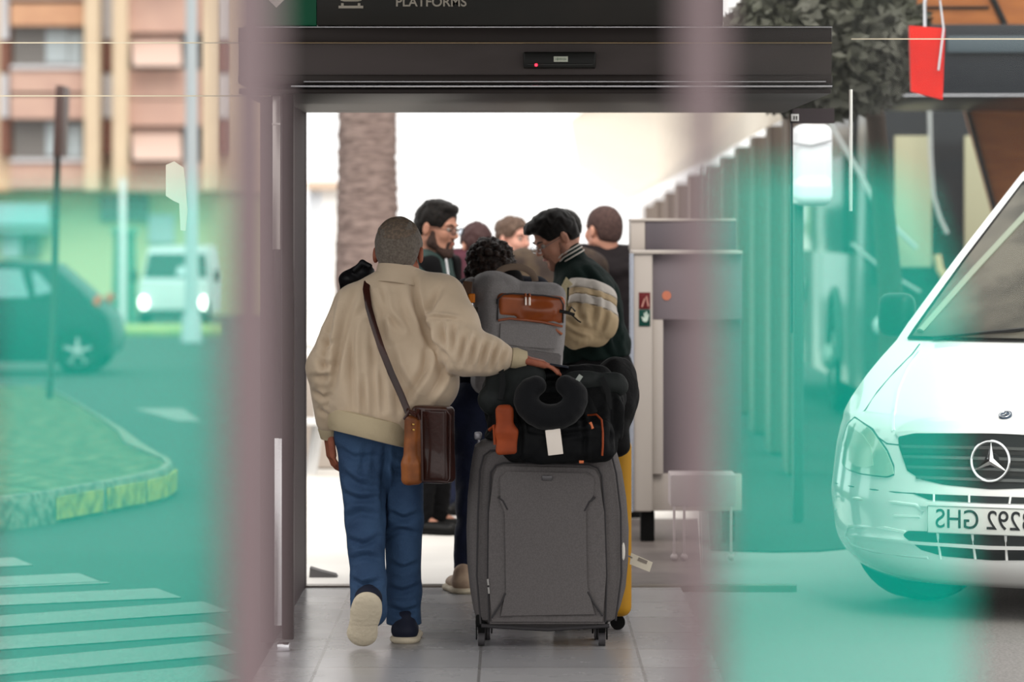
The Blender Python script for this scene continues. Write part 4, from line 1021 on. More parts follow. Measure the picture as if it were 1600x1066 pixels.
def lerp_pts(a, b, n): return [(a[0]+(b[0]-a[0])*i/n, a[1]+(b[1]-a[1])*i/n) for i in range(n+1)]
m_seam = mat('panel_gap', (70, 84, 88), .6); m_grille = mat('grille_dark', (40, 46, 48), .4); m_slat = mat('grille_slat', (104, 108, 108), .3, .4)
m_chrome = mat('chrome', (225, 228, 230), .12, 1.)
m_lamp = mat('headlamp_glass', (176, 196, 182), .12, rgb2=(206, 216, 200), nscale=9, coat=1., stretch=(1, 1, 1)); m_lampin = mat('headlamp_reflector', (196, 206, 190), .25, .3)
def local_x(px, py): return vpix(px, py).x
cx_top = 1546
# grille: left half drawn, mirrored about the centre line
def halfpatch(name, m, top, bot, **kw):
    return vpatch(name, m, top, bot, both=True, **kw)
gb = MB()
def half_grid(top, bot, off, nu=26, nv=10):
    def samp(L, t):
        d = [0]
        for i in range(1, len(L)): d.append(d[-1]+math.hypot(L[i][0]-L[i-1][0], L[i][1]-L[i-1][1]))
        t *= d[-1]
        for i in range(1, len(L)):
            if t <= d[i]+1e-9:
                k = (t-d[i-1])/max(d[i]-d[i-1], 1e-9); return (L[i-1][0]+(L[i][0]-L[i-1][0])*k, L[i-1][1]+(L[i][1]-L[i-1][1])*k)
        return L[-1]
    R = []
    for j in range(nv+1):
        row = []
        for i in range(nu+1):
            a = samp(top, i/nu); c = samp(bot, i/nu); p = vpix(a[0]+(c[0]-a[0])*j/nv, a[1]+(c[1]-a[1])*j/nv, off)
            row.append(p)
        row[-1].x = 0; row[-1].y = vsurf(0, row[-1].z)-off; row += [Vector((-p.x, p.y, p.z)) for p in row[-2::-1]]; R.append(row)
    return R
def whole(name, m, top, bot, off=.004, thick=.03, parent=None, nv=10):
    R = half_grid(top, bot, off, nv=nv); bb = MB(); bb.grid(R)
    loop = R[0]+[r[-1] for r in R[1:-1]]+R[-1][::-1]+[r[0] for r in R[1:-1]][::-1]
    bb.grid([loop, [p+Vector((0, thick, 0)) for p in loop]], True); return obj(name, bb, m, parent or van, local=True)
grl = whole('grille', m_grille, [(1404, 677), (1410, 672), (1430, 669), (1546, 669)], [(1405, 690), (1418, 728), (1440, 742), (1475, 750), (1546, 757)])
for (y0, x0, y1) in ((688, 1409, 690), (704, 1412, 706.5), (720, 1418, 723), (736, 1432, 740)):
    whole('slat', m_slat, [(x0, y0), (1546, y1)], [(x0+1, y0+4.5), (1546, y1+4.5)], off=.012, thick=.012, parent=grl, nv=2)
for (y0, x0, y1) in ((696, 1411, 698), (712, 1416, 714.5), (728, 1424, 731)):
    whole('mesh_strip', mat('grille_mesh', (58, 62, 62), .5, rgb2=(30, 33, 34), nscale=260, lo=.48, hi=.52), [(x0, y0-3), (1546, y1-3)], [(x0+2, y0+4), (1546, y1+4)], off=.007, thick=.004, parent=grl, nv=2)
whole('grille_surround', m_vanw, [(1400, 668), (1428, 664.5), (1546, 664.5)], [(1404, 675), (1430, 669.5), (1546, 669.5)], off=.01, thick=.03, nv=2)
# star emblem
def star(name, c, R_, parent, tilt, depth=.02, m=m_chrome):
    t = MB(); M = Matrix.Translation(c) @ Matrix.Rotation(tilt, 4, 'X')
    t.tube([M @ Vector((R_*math.cos(a), 0, R_*math.sin(a))) for a in [2*math.pi*i/40 for i in range(40)]], R_*.075, 8, True)
    for i in range(3):
        a = math.pi/2+2*math.pi*i/3; d = Vector((math.cos(a), 0, math.sin(a))); s = Vector((-math.sin(a), 0, math.cos(a))); w_ = R_*.17; dp = depth*.5
        base = [s*w_+d*R_*.1, s*-w_+d*R_*.1]; tip = d*R_*.98; top = Vector((0, -dp, 0)); A = [M @ v for v in (base[0], tip, base[1], top, Vector((0, dp*.3, 0)))]
        v = [t.bm.verts.new(p) for p in A]
        for f_ in ((0, 1, 3), (1, 2, 3), (0, 4, 1), (1, 4, 2), (0, 3, 4), (3, 2, 4)): t.bm.faces.new([v[k] for k in f_])
    return obj(name, t, m, parent, local=True)
zc = EYE-(713-HY)*V0.y/F_PX
star('star_emblem', Vector((0, vsurf(0, zc)-.035, zc)), .082, van, math.radians(-6))
bk = MB(); bk.cyl((0, vsurf(0, zc)-.02, zc), (0, vsurf(0, zc)+.01, zc), .03, n=20); obj('emblem_mount', bk, m_grille, van, local=True)
hb = vpix(1559, 643); hb.x = 0; hb.y = vsurf(0, hb.z)
t_ = MB(); Mh = Matrix.Translation(hb+Vector((0, -.004, .006))) @ Matrix.Rotation(math.radians(-62), 4, 'X')
t_.cyl(Mh @ Vector((0, .004, 0)), Mh @ Vector((0, -.004, 0)), .028, n=28); hbd = obj('hood_badge', t_, mat('badge_blue', (70, 84, 104), .3, .4), van, local=True)
star('badge_star', hb+Vector((0, -.009, .009)), .022, hbd, math.radians(-62), .004)
# headlamps
hl_top = [(1316, 700), (1318, 680), (1326, 656), (1337, 645.5), (1362, 664), (1386, 698), (1396, 722)]
hl_bot = [(1315.5, 708), (1317, 718), (1326, 726), (1345, 732), (1370, 735.5), (1388, 737), (1397.5, 733)]
vpatch('headlight', m_seam, [(x+(-1.5 if x < 1350 else 1.5), y-2) for x, y in hl_top], [(x, y+2) for x, y in hl_bot], off=.003, both=True)
hlo = vpatch('headlight', m_lamp, hl_top, hl_bot, off=.012, both=True)
hlo2 = vpatch('reflector', m_lampin, [(1328, 690), (1338, 664), (1350, 672), (1362, 690)], [(1328, 712), (1340, 722), (1356, 724), (1366, 720)], off=.014, thick=.005, parent=hlo)
# seams
vline('panel_gap', m_seam, [(1331, 651), (1352, 634), (1372, 604), (1400, 572), (1425, 547), (1437, 531)], .0035)
vline('panel_gap', m_seam, [(1363, 664), (1372, 676), (1386, 686), (1404, 688)], .003)
vline('panel_gap', m_seam, [(1306, 748), (1330, 753), (1365, 758), (1400, 762), (1430, 764)], .003)
# hood crease
vline('hood_crease', m_vanw, [(1396, 668), (1396, 640), (1402, 605), (1416, 572), (1436, 545)], .012, off=-.008)
# upper slot and lower intake
sl = whole('upper_slot', m_grille, [(1428, 763), (1460, 765), (1546, 768)], [(1430, 765), (1452, 774), (1546, 779)], nv=4)
for px in (1460, 1515): 
    vline('slot_bar', m_vanw, [(px, 765), (px, 778)], .005, off=.006, parent=sl)
whole('bumper_lip', m_vanw, [(1440, 775), (1546, 780)], [(1440, 783), (1546, 788)], off=.02, thick=.03, nv=3)
lo = whole('lower_intake', m_grille, [(1412, 828), (1418, 822), (1546, 826)], [(1414, 832), (1440, 852), (1475, 862), (1546, 868)], nv=6)
whole('intake_bar', m_vanw, [(1330, 828), (1430, 838), (1546, 845)], [(1330, 832), (1430, 843), (1546, 851)], off=.022, thick=.03, parent=lo, nv=2)
for px in (1466, 1520): vline('intake_bar', m_vanw, [(px, 824), (px+5, 866)], .006, off=.008, parent=lo)
# bumper mouldings
for pts in ([(1322, 831), (1326, 816), (1345, 814), (1385, 818), (1415, 824)], [(1322, 831), (1334, 845), (1365, 854), (1410, 860), (1450, 864)], [(1306, 768), (1340, 772), (1400, 778), (1432, 782), (1443, 792), (1438, 800), (1400, 799), (1306, 789)]):
    vline('bumper_moulding', m_vanw, pts, .007, off=.0)
# number plate
z1p = EYE-(806-HY)*V0.y/F_PX
npt = MB(); yq = vsurf(0, z1p)-.03; npt.box((0, yq, z1p), (.515, .012, .112), None, .004, 2); pl_ = obj('number_plate', npt, mat('plate_white', (226, 230, 228), .4), van, local=True)
bb = MB(); bb.text('3292 GHS', .112, Matrix.Translation((-.012, yq-.0075, z1p)) @ FACE_CAM.to_4x4(), .0015, mirror=True, bold=0., sx=.9); obj('plate_lettering', bb, mat('plate_ink', (38, 44, 48), .5), pl_, local=True)
bb = MB(); bb.bx(.222, .254, yq-.0075, yq-.006, z1p-.05, z1p+.05); obj('plate_band', bb, mat('plate_blue', (30, 60, 150), .5), pl_, local=True)
bb = MB(); bb.tube([Vector(p) for p in ((-.256, yq-.007, z1p-.055), (.256, yq-.007, z1p-.055), (.256, yq-.007, z1p+.055), (-.256, yq-.007, z1p+.055))], .002, 6, True); obj('plate_rim', bb, mat('rim_grey', (150, 156, 156), .5), pl_, local=True)
# windscreen
def vtz(name, m, t0, t1, z0, z1, off, thick=.02, par=None): return vpatch(name, m, lerp_pts((t0, z1), (t1, z1), 12), lerp_pts((t0, z0), (t1, z0), 12), off=off, pxs=False, nu=30, nv=14, thick=thick, parent=par)
vtz('windscreen_seal', m_rubber, -.93, .93, 1.142, 1.86, .014)
m_vglass = glass_mat('windscreen_glass', (.5, .52, .48), .12)
wsg = vtz('windscreen', mat('windscreen_tint', (104, 100, 90), .25, rgb2=(58, 56, 50), nscale=2.2, spec=.08), -.90, .90, 1.155, 1.84, .026)
vline('wiper', m_black, [(-.75, 1.15), (-.3, 1.19), (.3, 1.24)], .009, False, .04, pxs=False)
vline('wiper', m_black, [(-.1, 1.15), (.3, 1.17), (.75, 1.2)], .009, False, .04, pxs=False)
# dashboard wheel and pillar seen behind the glass
vline('inner_pillar', mat('pillar_inner', (150, 160, 145), .6), [(-.86, 1.17), (-.78, 1.45), (-.68, 1.75)], .022, False, .018, parent=wsg, pxs=False)
# wheels
for (x, y, st) in ((-.65, .95, -38), (.65, .95, -38), (-.78, 3.7, 0), (.78, 3.7, 0)):
    a = math.radians(st); ax = Vector((math.cos(a), math.sin(a), 0))*(-1 if x < 0 else 1); c = Vector((x, y, .325)); R_ = .325
    bb = MB(); bb.lathe([(R_*.6, -.11), (R_*.93, -.11), (R_, -.07), (R_, .07), (R_*.93, .11), (R_*.6, .11), (R_*.6, -.11)], c, ax, 40); ty = obj('tyre', bb, m_tyre, van, local=True)
    bb = MB(); bb.cyl(c-ax*.08, c+ax*.085, R_*.61, n=32); bb.ball(c+ax*.085, .05, 8); obj('rim', bb, mat('rim_dark', (60, 62, 64), .5, .3), ty, local=True)
for s in (-1, 1):
    bb = MB(); bb.box((s*.99, 1.5, 1.24), (.17, .12, .2), None, .05, 3); bb.tube([(s*.86, 1.42, 1.17), (s*.95, 1.48, 1.2)], .03, 8)
    obj('mirror', bb, m_vanw if s > 0 else m_black, van, local=True)
# ------------------------------------------------------------ the old man, walking away with the luggage
m_skin = mat('skin_tan', (178, 130, 110), .6, rgb2=(166, 118, 98), nscale=14); m_skinred = mat('skin_ruddy', (158, 96, 74), .6, rgb2=(140, 80, 62), nscale=20)
m_skinpale = mat('skin_pale', (206, 152, 130), .55, rgb2=(196, 140, 120), nscale=14)
m_jk = mat('jacket_beige', (198, 178, 154), .62, rgb2=(188, 168, 144), nscale=4, bump=.45, bscale=16, sheen=.2)
m_rib = mat('ribbed_band', (188, 172, 142), .8, bump=.5, bscale=160, stretch=(6, 6, .4))
m_jean = mat('denim_blue', (40, 62, 92), .8, rgb2=(56, 82, 114), nscale=7, bump=.35, bscale=120, lo=.35, hi=.75)
m_sole = mat('sole_cream', (196, 184, 162), .7, bump=.4, bscale=70); m_navy = mat('shoe_navy', (24, 28, 44), .7)
m_greyhair = mat('grey_hair', (112, 103, 94), .8, rgb2=(84, 75, 67), nscale=110, lo=.3, hi=.7, sheen=.2)
om = thing('person', 'grey-haired person in beige bomber jacket and blue jeans walking away, hand on luggage', 'person', tuple(P(600, 1000, 15.05)), 'travellers')
om.location.z = 0
H = Head(P(623, 398, 15.1), (.1, .95, -.26), k=1.12)
J = dict(tf=Vector((.06, 1, 0)).normalized(), neck=P(621, 440, 15.02), shL=P(552, 478, 15.0), shR=P(688, 468, 15.0),
         elL=P(511, 575, 14.97), wrL=P(514, 680, 15.05), elR=P(728, 551, 14.86), wrR=P(818, 562, 14.9),
         hipL=P(572, 690, 15.03), hipR=P(624, 690, 15.05), knL=P(571, 812, 14.94), knR=P(631, 815, 15.06),
         anL=P(578, 935, 14.80), anR=P(632, 965, 15.06), toeL=P(564, 1004, 14.80), toeR=P(634, 985, 15.22))
handL = (J['wrL'], (.12, .02, -1), (1, .3, 0), (.2, 1, 0), .45, .95)
handR = (J['wrR'], (.93, .18, -.22), (-.1, .1, -1), (0, 1, .1), .22, .95)
obj('body', skin_mesh(J, H, .0045, (handL, handR)), m_skinred, om)
# hair: thin, with a bare crown
hr = hair_cap(H, .009, .0035, -.07, -.02, .005, amp=.002)
obj('hair', hr.mesh('hair'), m_greyhair, om)
cr_ = Sdf(.0035); cr_.ell(H(0, -.014, .035), H.rad(.0842, .1072, .0962), H.R, .01); cr_.noise(sines(90, .0012, 8))
cr_.plane(H(0, -.03, .090), H.v(0, .75, -1), .004); cr_.plane(H(0, .03, 0), H.v(0, 1, 0), .01)
obj('bald_crown', cr_.mesh('crown'), mat('thin_hair_crown', (112, 96, 82), .7, rgb2=(90, 80, 71), nscale=90), om)
# jacket
q = Sdf(.0045); tf = J['tf']
q.cone(P(566, 482, 15.02), P(680, 474, 15.02), .10, .106, .06, (tf, .9)); q.cone(P(590, 452, 15.03), P(656, 448, 15.03), .06, .06, .05)
q.cone(P(618, 470, 15.04), P(621, 440, 15.03), .10, .078, .05)
q.cone(P(606, 520, 15.0), P(600, 640, 15.0), .20, .205, .06, (tf, .74))
q.ell(P(668, 582, 14.99), (.115, .13, .14), None, .08); q.ell(P(682, 605, 14.97), (.08, .12, .075), None, .06)
q.ell(P(552, 590, 15.0), (.115, .13, .2), None, .06)
q.chain([J['shL'], J['elL'], mid(J['elL'], J['wrL'], .8)], [.082, .078, .048], .03)
q.chain([J['shR'], mid(J['shR'], J['elR'], .5), J['elR'], mid(J['elR'], J['wrR'], .4), mid(J['elR'], J['wrR'], .64)], [.1, .098, .09, .074, .052], .035)
q.noise(sines(14, .004, 21, dirs=(1.4, 1, .5))).noise(sines(45, .0012, 5, dirs=(1.2, 1, .6)))
# hem: higher at the left, hanging lower to the right
q.plane(P(575, 660, 15.0), (-.0, 0, -1), .012) if False else None
q.box(P(552, 748, 15.0), (.5, .4, .17), .01, [[math.cos(-.25), 0, math.sin(-.25)], [0, 1, 0], [-math.sin(-.25), 0, math.cos(-.25)]], .015, '-')
for s, (a, b_) in enumerate(((J['elL'], J['wrL']),)): pass
q.chain([mid(J['elL'], J['wrL'], .3), mid(J['elL'], J['wrL'], .8)], [.064, .048], .012)
JF = [([(522, 462), (514, 510), (507, 560), (505, 612)], .011, 6), ([(556, 452), (540, 500), (528, 560), (516, 622)], .012, 7), ([(573, 480), (554, 494), (548, 525), (548, 570), (552, 640)], .011, 6),
      ([(578, 505), (581, 560), (584, 650)], .008, 5), ([(586, 460), (597, 488), (603, 540)], .009, 5), ([(598, 452), (604, 491), (628, 516)], .009, 5), ([(626, 455), (632, 490), (646, 520)], .006, 6),
      ([(646, 430), (647, 467), (660, 500), (668, 525), (684, 548), (704, 566)], .015, 6), ([(688, 450), (664, 496)], .010, 6), ([(664, 498), (690, 496), (719, 500)], .006, 3),
      ([(671, 503), (680, 542)], .010, 4.5), ([(690, 502), (697, 555)], .011, 5), ([(709, 505), (708, 556)], .010, 5), ([(727, 520), (718, 568)], .012, 5), ([(742, 524), (733, 572)], .010, 4.5), ([(760, 530), (748, 574)], .010, 4.5), ([(776, 536), (765, 576)], .009, 4), ([(788, 545), (780, 572)], .007, 4),
      ([(668, 540), (664, 579), (636, 622)], .012, 6), ([(693, 556), (691, 589), (668, 625)], .011, 6), ([(610, 540), (619, 575), (642, 618)], .009, 6), ([(584, 549), (595, 590), (598, 640)], .008, 6), ([(618, 600), (622, 650)], .008, 5), ([(566, 590), (568, 650)], .008, 5),
      ([(494, 560), (510, 572), (524, 570)], .008, 5), ([(490, 588), (506, 592), (518, 584)], .008, 5), ([(492, 612), (504, 622), (514, 618)], .008, 4), ([(500, 640), (512, 650)], .006, 4), ([(500, 520), (512, 536), (526, 540)], .007, 5)]
jk = obj('jacket', crease(q.mesh('jacket'), JF), m_jk, om)
def band(rows, thick=.012):
    return MB().grid(rows, True)
# ribbed hem band
b = MB(); rows = []; n = 56
for (dz, dr) in ((.024, -.008), (.02, .006), (-.01, .012), (-.045, .010), (-.064, .002), (-.062, -.014), (0, -.02)):
    row = []
    for i in range(n):
        a = 2*math.pi*i/n; px = 583+68*math.cos(a); cx = math.cos(a)
        py = 662+ (px-584)*.24; p = P(px, py, 15.01+.175*math.sin(a))
        row.append(p+Vector((math.cos(a)*dr, math.sin(a)*dr, dz)))
    rows.append(row)
b.grid(rows, True); obj('hem_band', b, m_rib, jk)
for s, t0 in (('L', .84), ('R', .78)):
    b = MB(); a = mid(J['el'+s], J['wr'+s], t0); c = mid(J['el'+s], J['wr'+s], 1.04); rr = .034
    pr = [(rr+.006, 0), (rr+.009, .02), (rr+.005, (Vector(c)-a).length*.6), (rr, (Vector(c)-a).length), (rr-.008, (Vector(c)-a).length)]
    b.lathe([(.01, 0)]+pr+[(rr-.01, .0)], a, Vector(c)-a, 28); obj('cuff', b, m_rib, jk)
b = collar(H, P(622, 433, 15.03), .076, .042, (.0, .022), f=Vector((.1, 1, 0)), t=.014, tilt=Matrix.Rotation(math.radians(8), 3, 'Y') @ Matrix.Rotation(math.radians(-8), 3, 'X')); obj('collar', b, m_jk, jk)
# jeans
jn = dict(J)
q = Sdf(.005); q.cone(P(572, 672, 15.04), P(618, 672, 15.04), .128, .128, .05, (tf, .85)); q.cone(P(595, 640, 15.03), P(595, 715, 15.03), .15, .13, .06, (tf, .8))
q.chain([P(566, 692, 15.03), J['knL'], P(575, 905, 14.86), P(577, 952, 14.81)], [.102, .078, .068, .074], .02)
q.chain([P(624, 692, 15.05), J['knR'], P(631, 925, 15.06), P(631, 978, 15.05)], [.098, .074, .066, .07], .02)
q.noise(sines(30, .003, 31, dirs=(.7, .7, 1.5))); q.plane((0, 0, EYE-(976-HY)*15.05/F_PX), (0, 0, -1), .008)
TF = [([(528, 700), (552, 716), (590, 712)], .007, 5), ([(530, 735), (556, 756), (592, 764)], .009, 6), ([(534, 770), (560, 782), (598, 776)], .008, 5), ([(538, 812), (562, 800), (592, 806)], .010, 6), ([(540, 842), (568, 852), (596, 838)], .009, 5), ([(546, 876), (570, 868), (596, 874)], .008, 5),
      ([(548, 905), (566, 916), (594, 908)], .010, 5), ([(600, 716), (622, 736), (650, 740)], .008, 6), ([(606, 800), (630, 812), (654, 804)], .009, 5), ([(604, 838), (626, 828), (654, 836)], .008, 5), ([(606, 880), (630, 890), (654, 880)], .008, 5), ([(606, 918), (628, 926), (655, 916)], .009, 5), ([(606, 950), (630, 958), (656, 950)], .010, 5), ([(603, 690), (600, 760), (601, 820)], .010, 5), ([(572, 690), (566, 740)], .005, 5)]
tr_ = obj('jeans', crease(q.mesh('jeans'), TF), m_jean, om)
b = MB(); b.box(P(556, 690, 14.93), (.085, .006, .1), Matrix.Rotation(.06, 3, 'Y'), .003); b.box(P(614, 700, 14.945), (.08, .006, .1), Matrix.Rotation(-.05, 3, 'Y'), .003)
b.bm.free()
# shoes: left one lifted at the heel showing its sole, right one flat
hl = P(575, 940, 14.70); tl = P(563, 1012, 14.80); tl.z = .018
d = (tl-hl).normalized()
shoe(om, hl-d*.015, tl+d*.08*0+d*.0, m_navy, m_sole, .05, up=(0, 1, .15))
shoe(om, Vector((P(632, 990, 15.0).x, 14.97, .0)), Vector((P(638, 990, 15.2).x, 15.26, .0)), m_navy, m_sole, .05)
# satchel with its strap, slung across his back
m_lea = mat('leather_brown', (54, 26, 20), .32, rgb2=(40, 20, 17), nscale=5, bump=.1, bscale=50, coat=.3); m_leatan = mat('leather_tan', (140, 82, 42), .35, rgb2=(96, 54, 30), nscale=7); m_brass = mat('brass', (190, 150, 80), .3, .9)
sa = thing('satchel', 'dark brown leather satchel with a tan side, hanging on its strap at the jacket hem', 'bag', tuple(P(668, 755, 14.8)))
yw = Matrix.Rotation(math.radians(-24), 3, 'Z')
q = Sdf(.004); Rb = [list(yw.col[0]), list(yw.col[1]), [0, 0, 1]]
cbag = P(677, 694, 14.84); q.box(cbag, (.077, .05, .148), .022, Rb); q.noise(sines(22, .002, 4)); obj('bag_body', q.mesh('bag_body'), m_lea, sa)
sd = P(646, 700, 14.80)
q = Sdf(.0035); R2 = Matrix.Rotation(math.radians(35), 3, 'Z'); Rb2 = [list(R2.col[0]), list(R2.col[1]), [0, 0, 1]]
q.box(P(645, 702, 14.79), (.034, .02, .132), .016, Rb2).box(P(643, 737, 14.785), (.036, .024, .045), .018, Rb2, .03); q.noise(sines(30, .002, 8)); obj('side_gusset', q.mesh('side_gusset'), m_leatan, sa)
b = MB(); b.tube([P(658, 640, 14.775), P(659, 700, 14.765), P(660, 752, 14.77)], .005, 6); b.tube([P(660, 752, 14.775), P(700, 753, 14.75), P(703, 748, 14.75), P(704, 650, 14.75), P(698, 641, 14.75), P(664, 640, 14.77)], .0045, 6); obj('piping', b, m_lea, sa)
b = MB(); b.tube([P(632, 655, 14.78), P(640, 642, 14.76), P(652, 646, 14.76), P(655, 655, 14.77)], .007, 8); b.tube([P(636, 640, 14.77), P(650, 650, 14.755), P(654, 640, 14.765)], .008, 8); obj('handle_ring', b, m_lea, sa)
for (x, y, D0) in ((646, 663.5, 14.757), (646.5, 672, 14.757), (633, 625, 14.79), (636.5, 637, 14.785)):
    b = MB(); b.ball(P(x, y, D0), (.0052, .004, .0052), 6); obj('rivet', b, m_brass, sa)
b = MB(); b.tube([P(574, 440, 14.975), P(572, 452, 14.915), P(576, 480, 14.86), P(583, 505, 14.825), P(596, 545, 14.805), (P(612, 585, 14.80)), P(627, 618, 14.79), P(638, 645, 14.78)], .01, 10, flat=(.027, .006), up=(0, -1, 0)); stp = obj('strap', b, m_lea, sa)
b = MB(); b.tube([P(576, 442, 14.97), P(584, 436, 15.05), P(600, 440, 15.2)], .01, 8, flat=(.027, .006), up=(0, 0, 1)); obj('strap', b, m_lea, sa)
# black bag over his left shoulder, carried in front
bb_ = thing('backpack', 'black backpack peeking out over the left shoulder of the beige jacket', 'backpack', tuple(P(555, 560, 15.3)))
q = Sdf(.005); q.box(P(556, 500, 15.3), (.06, .075, .2), .04).ell(P(566, 425, 15.24), (.05, .04, .035), None, .03).ell(P(545, 436, 15.24), (.04, .05, .03), None, .02); q.chain([P(578, 416, 15.18), P(566, 410, 15.2), P(553, 422, 15.2)], [.012, .014, .012], .01)
q.noise(sines(40, .004, 2)); obj('pack_body', q.mesh('pack'), mat('nylon_black', (26, 26, 29), .45, bump=.3, bscale=60), bb_)

# ------------------------------------------------------------ the upright grey suitcase
m_suit = mat('suitcase_grey', (94, 90, 90), .8, rgb2=(86, 82, 82), nscale=200, bump=.25, bscale=500); m_suitd = mat('suitcase_piping', (48, 46, 48), .6)
Ds = 14.85
su = thing('suitcase', 'large upright grey fabric spinner suitcase, standing on the tiles', 'suitcase', (xh(856, Ds), Ds+.15, 0))
def edge(py, side):
    T = [(686, 752, 950), (700, 741, 962), (730, 735, 972), (780, 730, 980), (830, 728, 984), (880, 729, 983), (920, 733, 979), (950, 738, 971), (970, 743, 963), (984, 750, 955)]
    ys_ = [t_[0] for t_ in T]; return float(np.interp(py, ys_, [t_[1 if side < 0 else 2] for t_ in T]))
def suit_ring(py, dd=0., n=44, inset_=0.):
    x0, x1 = xh(edge(py, -1), Ds)+inset_, xh(edge(py, 1), Ds)-inset_; cx, hw = (x0+x1)/2, (x1-x0)/2; hd_ = .155-inset_; z = EYE-(py-HY)*Ds/F_PX
    r_ = []
    for i in range(n):
        a = 2*math.pi*i/n; c, s = math.cos(a), math.sin(a); e = .38
        r_.append((cx+hw*math.copysign(abs(c)**e, c), Ds+.155+dd+hd_*math.copysign(abs(s)**e, s), z))
    return r_
b = MB(); rows = []
pys = [686, 688, 692, 700, 715, 740, 780, 830, 880, 920, 950, 970, 980, 984]
for py in pys:
    ins = .05*(1-min(1, (py-684)/16))**2 + .05*max(0, (py-968)/16)**2; rows.append(suit_ring(py, 0, 44, ins))
b.grid(rows, True, True); sh = obj('shell', b, m_suit, su)
def zs_(py): return EYE-(py-HY)*Ds/F_PX
# raised front pockets and seams
def front_patch(name, pts, d, m, par, bev=.01):
    b = MB(); b.prism([(xh(x, Ds), Ds-d, zs_(y)) for x, y in pts], (0, d+.02, 0)); bmesh.ops.bevel(b.bm, geom=[e for e in b.bm.edges if abs(e.verts[0].co.y-(Ds-d)) < 1e-4 and abs(e.verts[1].co.y-(Ds-d)) < 1e-4], offset=bev, segments=3, affect='EDGES'); return obj(name, b, m, par)
pk = front_patch('front_pocket', [(765, 975), (763, 900), (764, 800), (768, 740), (774, 728), (785, 724), (920, 727), (932, 731), (939, 742), (944, 800), (947, 900), (945, 975)], .018, m_suit, su)
front_patch('pocket_panel', [(778, 965), (794, 920), (792, 800), (784, 780), (779, 775), (778, 745), (790, 733), (916, 736), (930, 745), (930, 775), (915, 788), (912, 800), (914, 915), (934, 962)], .026, m_suit, su, .008)
def sline(pts, r, d, m, name='piping', par=None):
    b = MB(); b.tube([(xh(x, Ds), Ds-d, zs_(y)) for x, y in pts], r, 8); return obj(name, b, m, par or su)
sline([(764, 972), (762, 900), (763, 800), (767, 738), (775, 727), (787, 723), (920, 726), (934, 731), (940, 742), (945, 800), (948, 900), (946, 972)], .0035, .012, m_suitd, par=pk)
sline([(751, 975), (745, 900), (747, 800), (750, 735), (756, 712), (766, 704), (940, 706), (957, 716), (963, 740), (970, 800), (971, 900), (962, 970)], .004, .0, m_suitd)
sline([(778, 776), (786, 782), (793, 796)], .004, .024, m_suitd, 'crease'); sline([(930, 776), (920, 784), (913, 798)], .004, .024, m_suitd, 'crease')
sline([(768, 965), (784, 940), (790, 926)], .004, .024, m_suitd, 'crease'); sline([(942, 962), (928, 942), (918, 924)], .004, .024, m_suitd, 'crease')
sline([(752, 978), (856, 984), (952, 978)], .008, .0, m_suitd, 'base_trim')
b = MB(); b.box(P(855, 747, Ds-.03), (.04, .006, .02), None, .003); obj('badge', b, mat('badge_grey', (80, 78, 80), .3, .5), su)
for (x, y) in ((762, 905), (763, 918)): b = MB(); b.tube([P(x, y, Ds-.02), P(x+1, y+10, Ds-.024)], .004, 6); obj('zip_pull', b, mat('zip_metal', (120, 118, 116), .3, .8), su)
b = MB(); b.tube([P(800, 690, Ds+.12), P(802, 678, Ds+.12), P(900, 678, Ds+.12), P(902, 690, Ds+.12)], .01, 8); obj('top_handle', b, m_rubber, su)
b = MB(); b.box(P(747, 681, Ds+.14), (.03, .03, .03), None, .008); b.tube([P(748, 684, Ds+.15), P(750, 700, Ds+.15)], .008, 8); obj('corner_guard', b, mat('guard_silver', (170, 168, 176), .4, .4), su)
for (x, y0) in ((752, Ds+.05), (941, Ds+.05), (760, Ds+.27), (936, Ds+.27)):
    b = MB(); X = xh(x, Ds); b.box((X, y0, .098), (.045, .05, .05), None, .012, 3); b.prism([(X-.015, y0-.022, .09), (X+.015, y0-.022, .09), (X+.012, y0+.0, .03), (X-.012, y0+.0, .03)], (0, .008, 0)); b.box((X-.019, y0, .055), (.006, .03, .06), None, .002); b.box((X+.019, y0, .055), (.006, .03, .06), None, .002)
    wf = obj('caster', b, m_rubber, su); b = MB(); b.cyl((X-.013, y0, .026), (X+.013, y0, .026), .026, n=24); obj('wheel', b, mat('wheel_grey', (60, 58, 60), .5), wf)
tg = thing('luggage_label', 'crumpled pale paper label sticking out right of the grey suitcase', 'label', tuple(P(1000, 885, Ds+.12)))
b = MB(); b.prism([P(986, 864, Ds+.1), P(1020, 879, Ds+.1), P(1015, 894, Ds+.1), P(984, 882, Ds+.1)], (0, .002, 0)); obj('paper', b, mat('paper_tag', (190, 182, 166), .7), tg)
b = MB(); b.tube([P(980, 868, Ds+.1), P(988, 872, Ds+.1)], .003, 5); b.prism([P(998, 871, Ds+.098), P(1012, 877, Ds+.098), P(1010, 882, Ds+.098), P(996, 876, Ds+.098)], (0, .001, 0)); obj('print_bar', b, mat('paper_ink', (120, 112, 104), .7), tg)
ow = thing('name_tag', 'small white oval tag on the right edge of the grey suitcase', 'tag', tuple(P(975, 862, Ds)))
b = MB(); b.ball(P(974, 862, Ds+.02), (.007, .004, .035), 8); obj('tag_plate', b, mat('tag_white', (210, 205, 196), .5), ow)
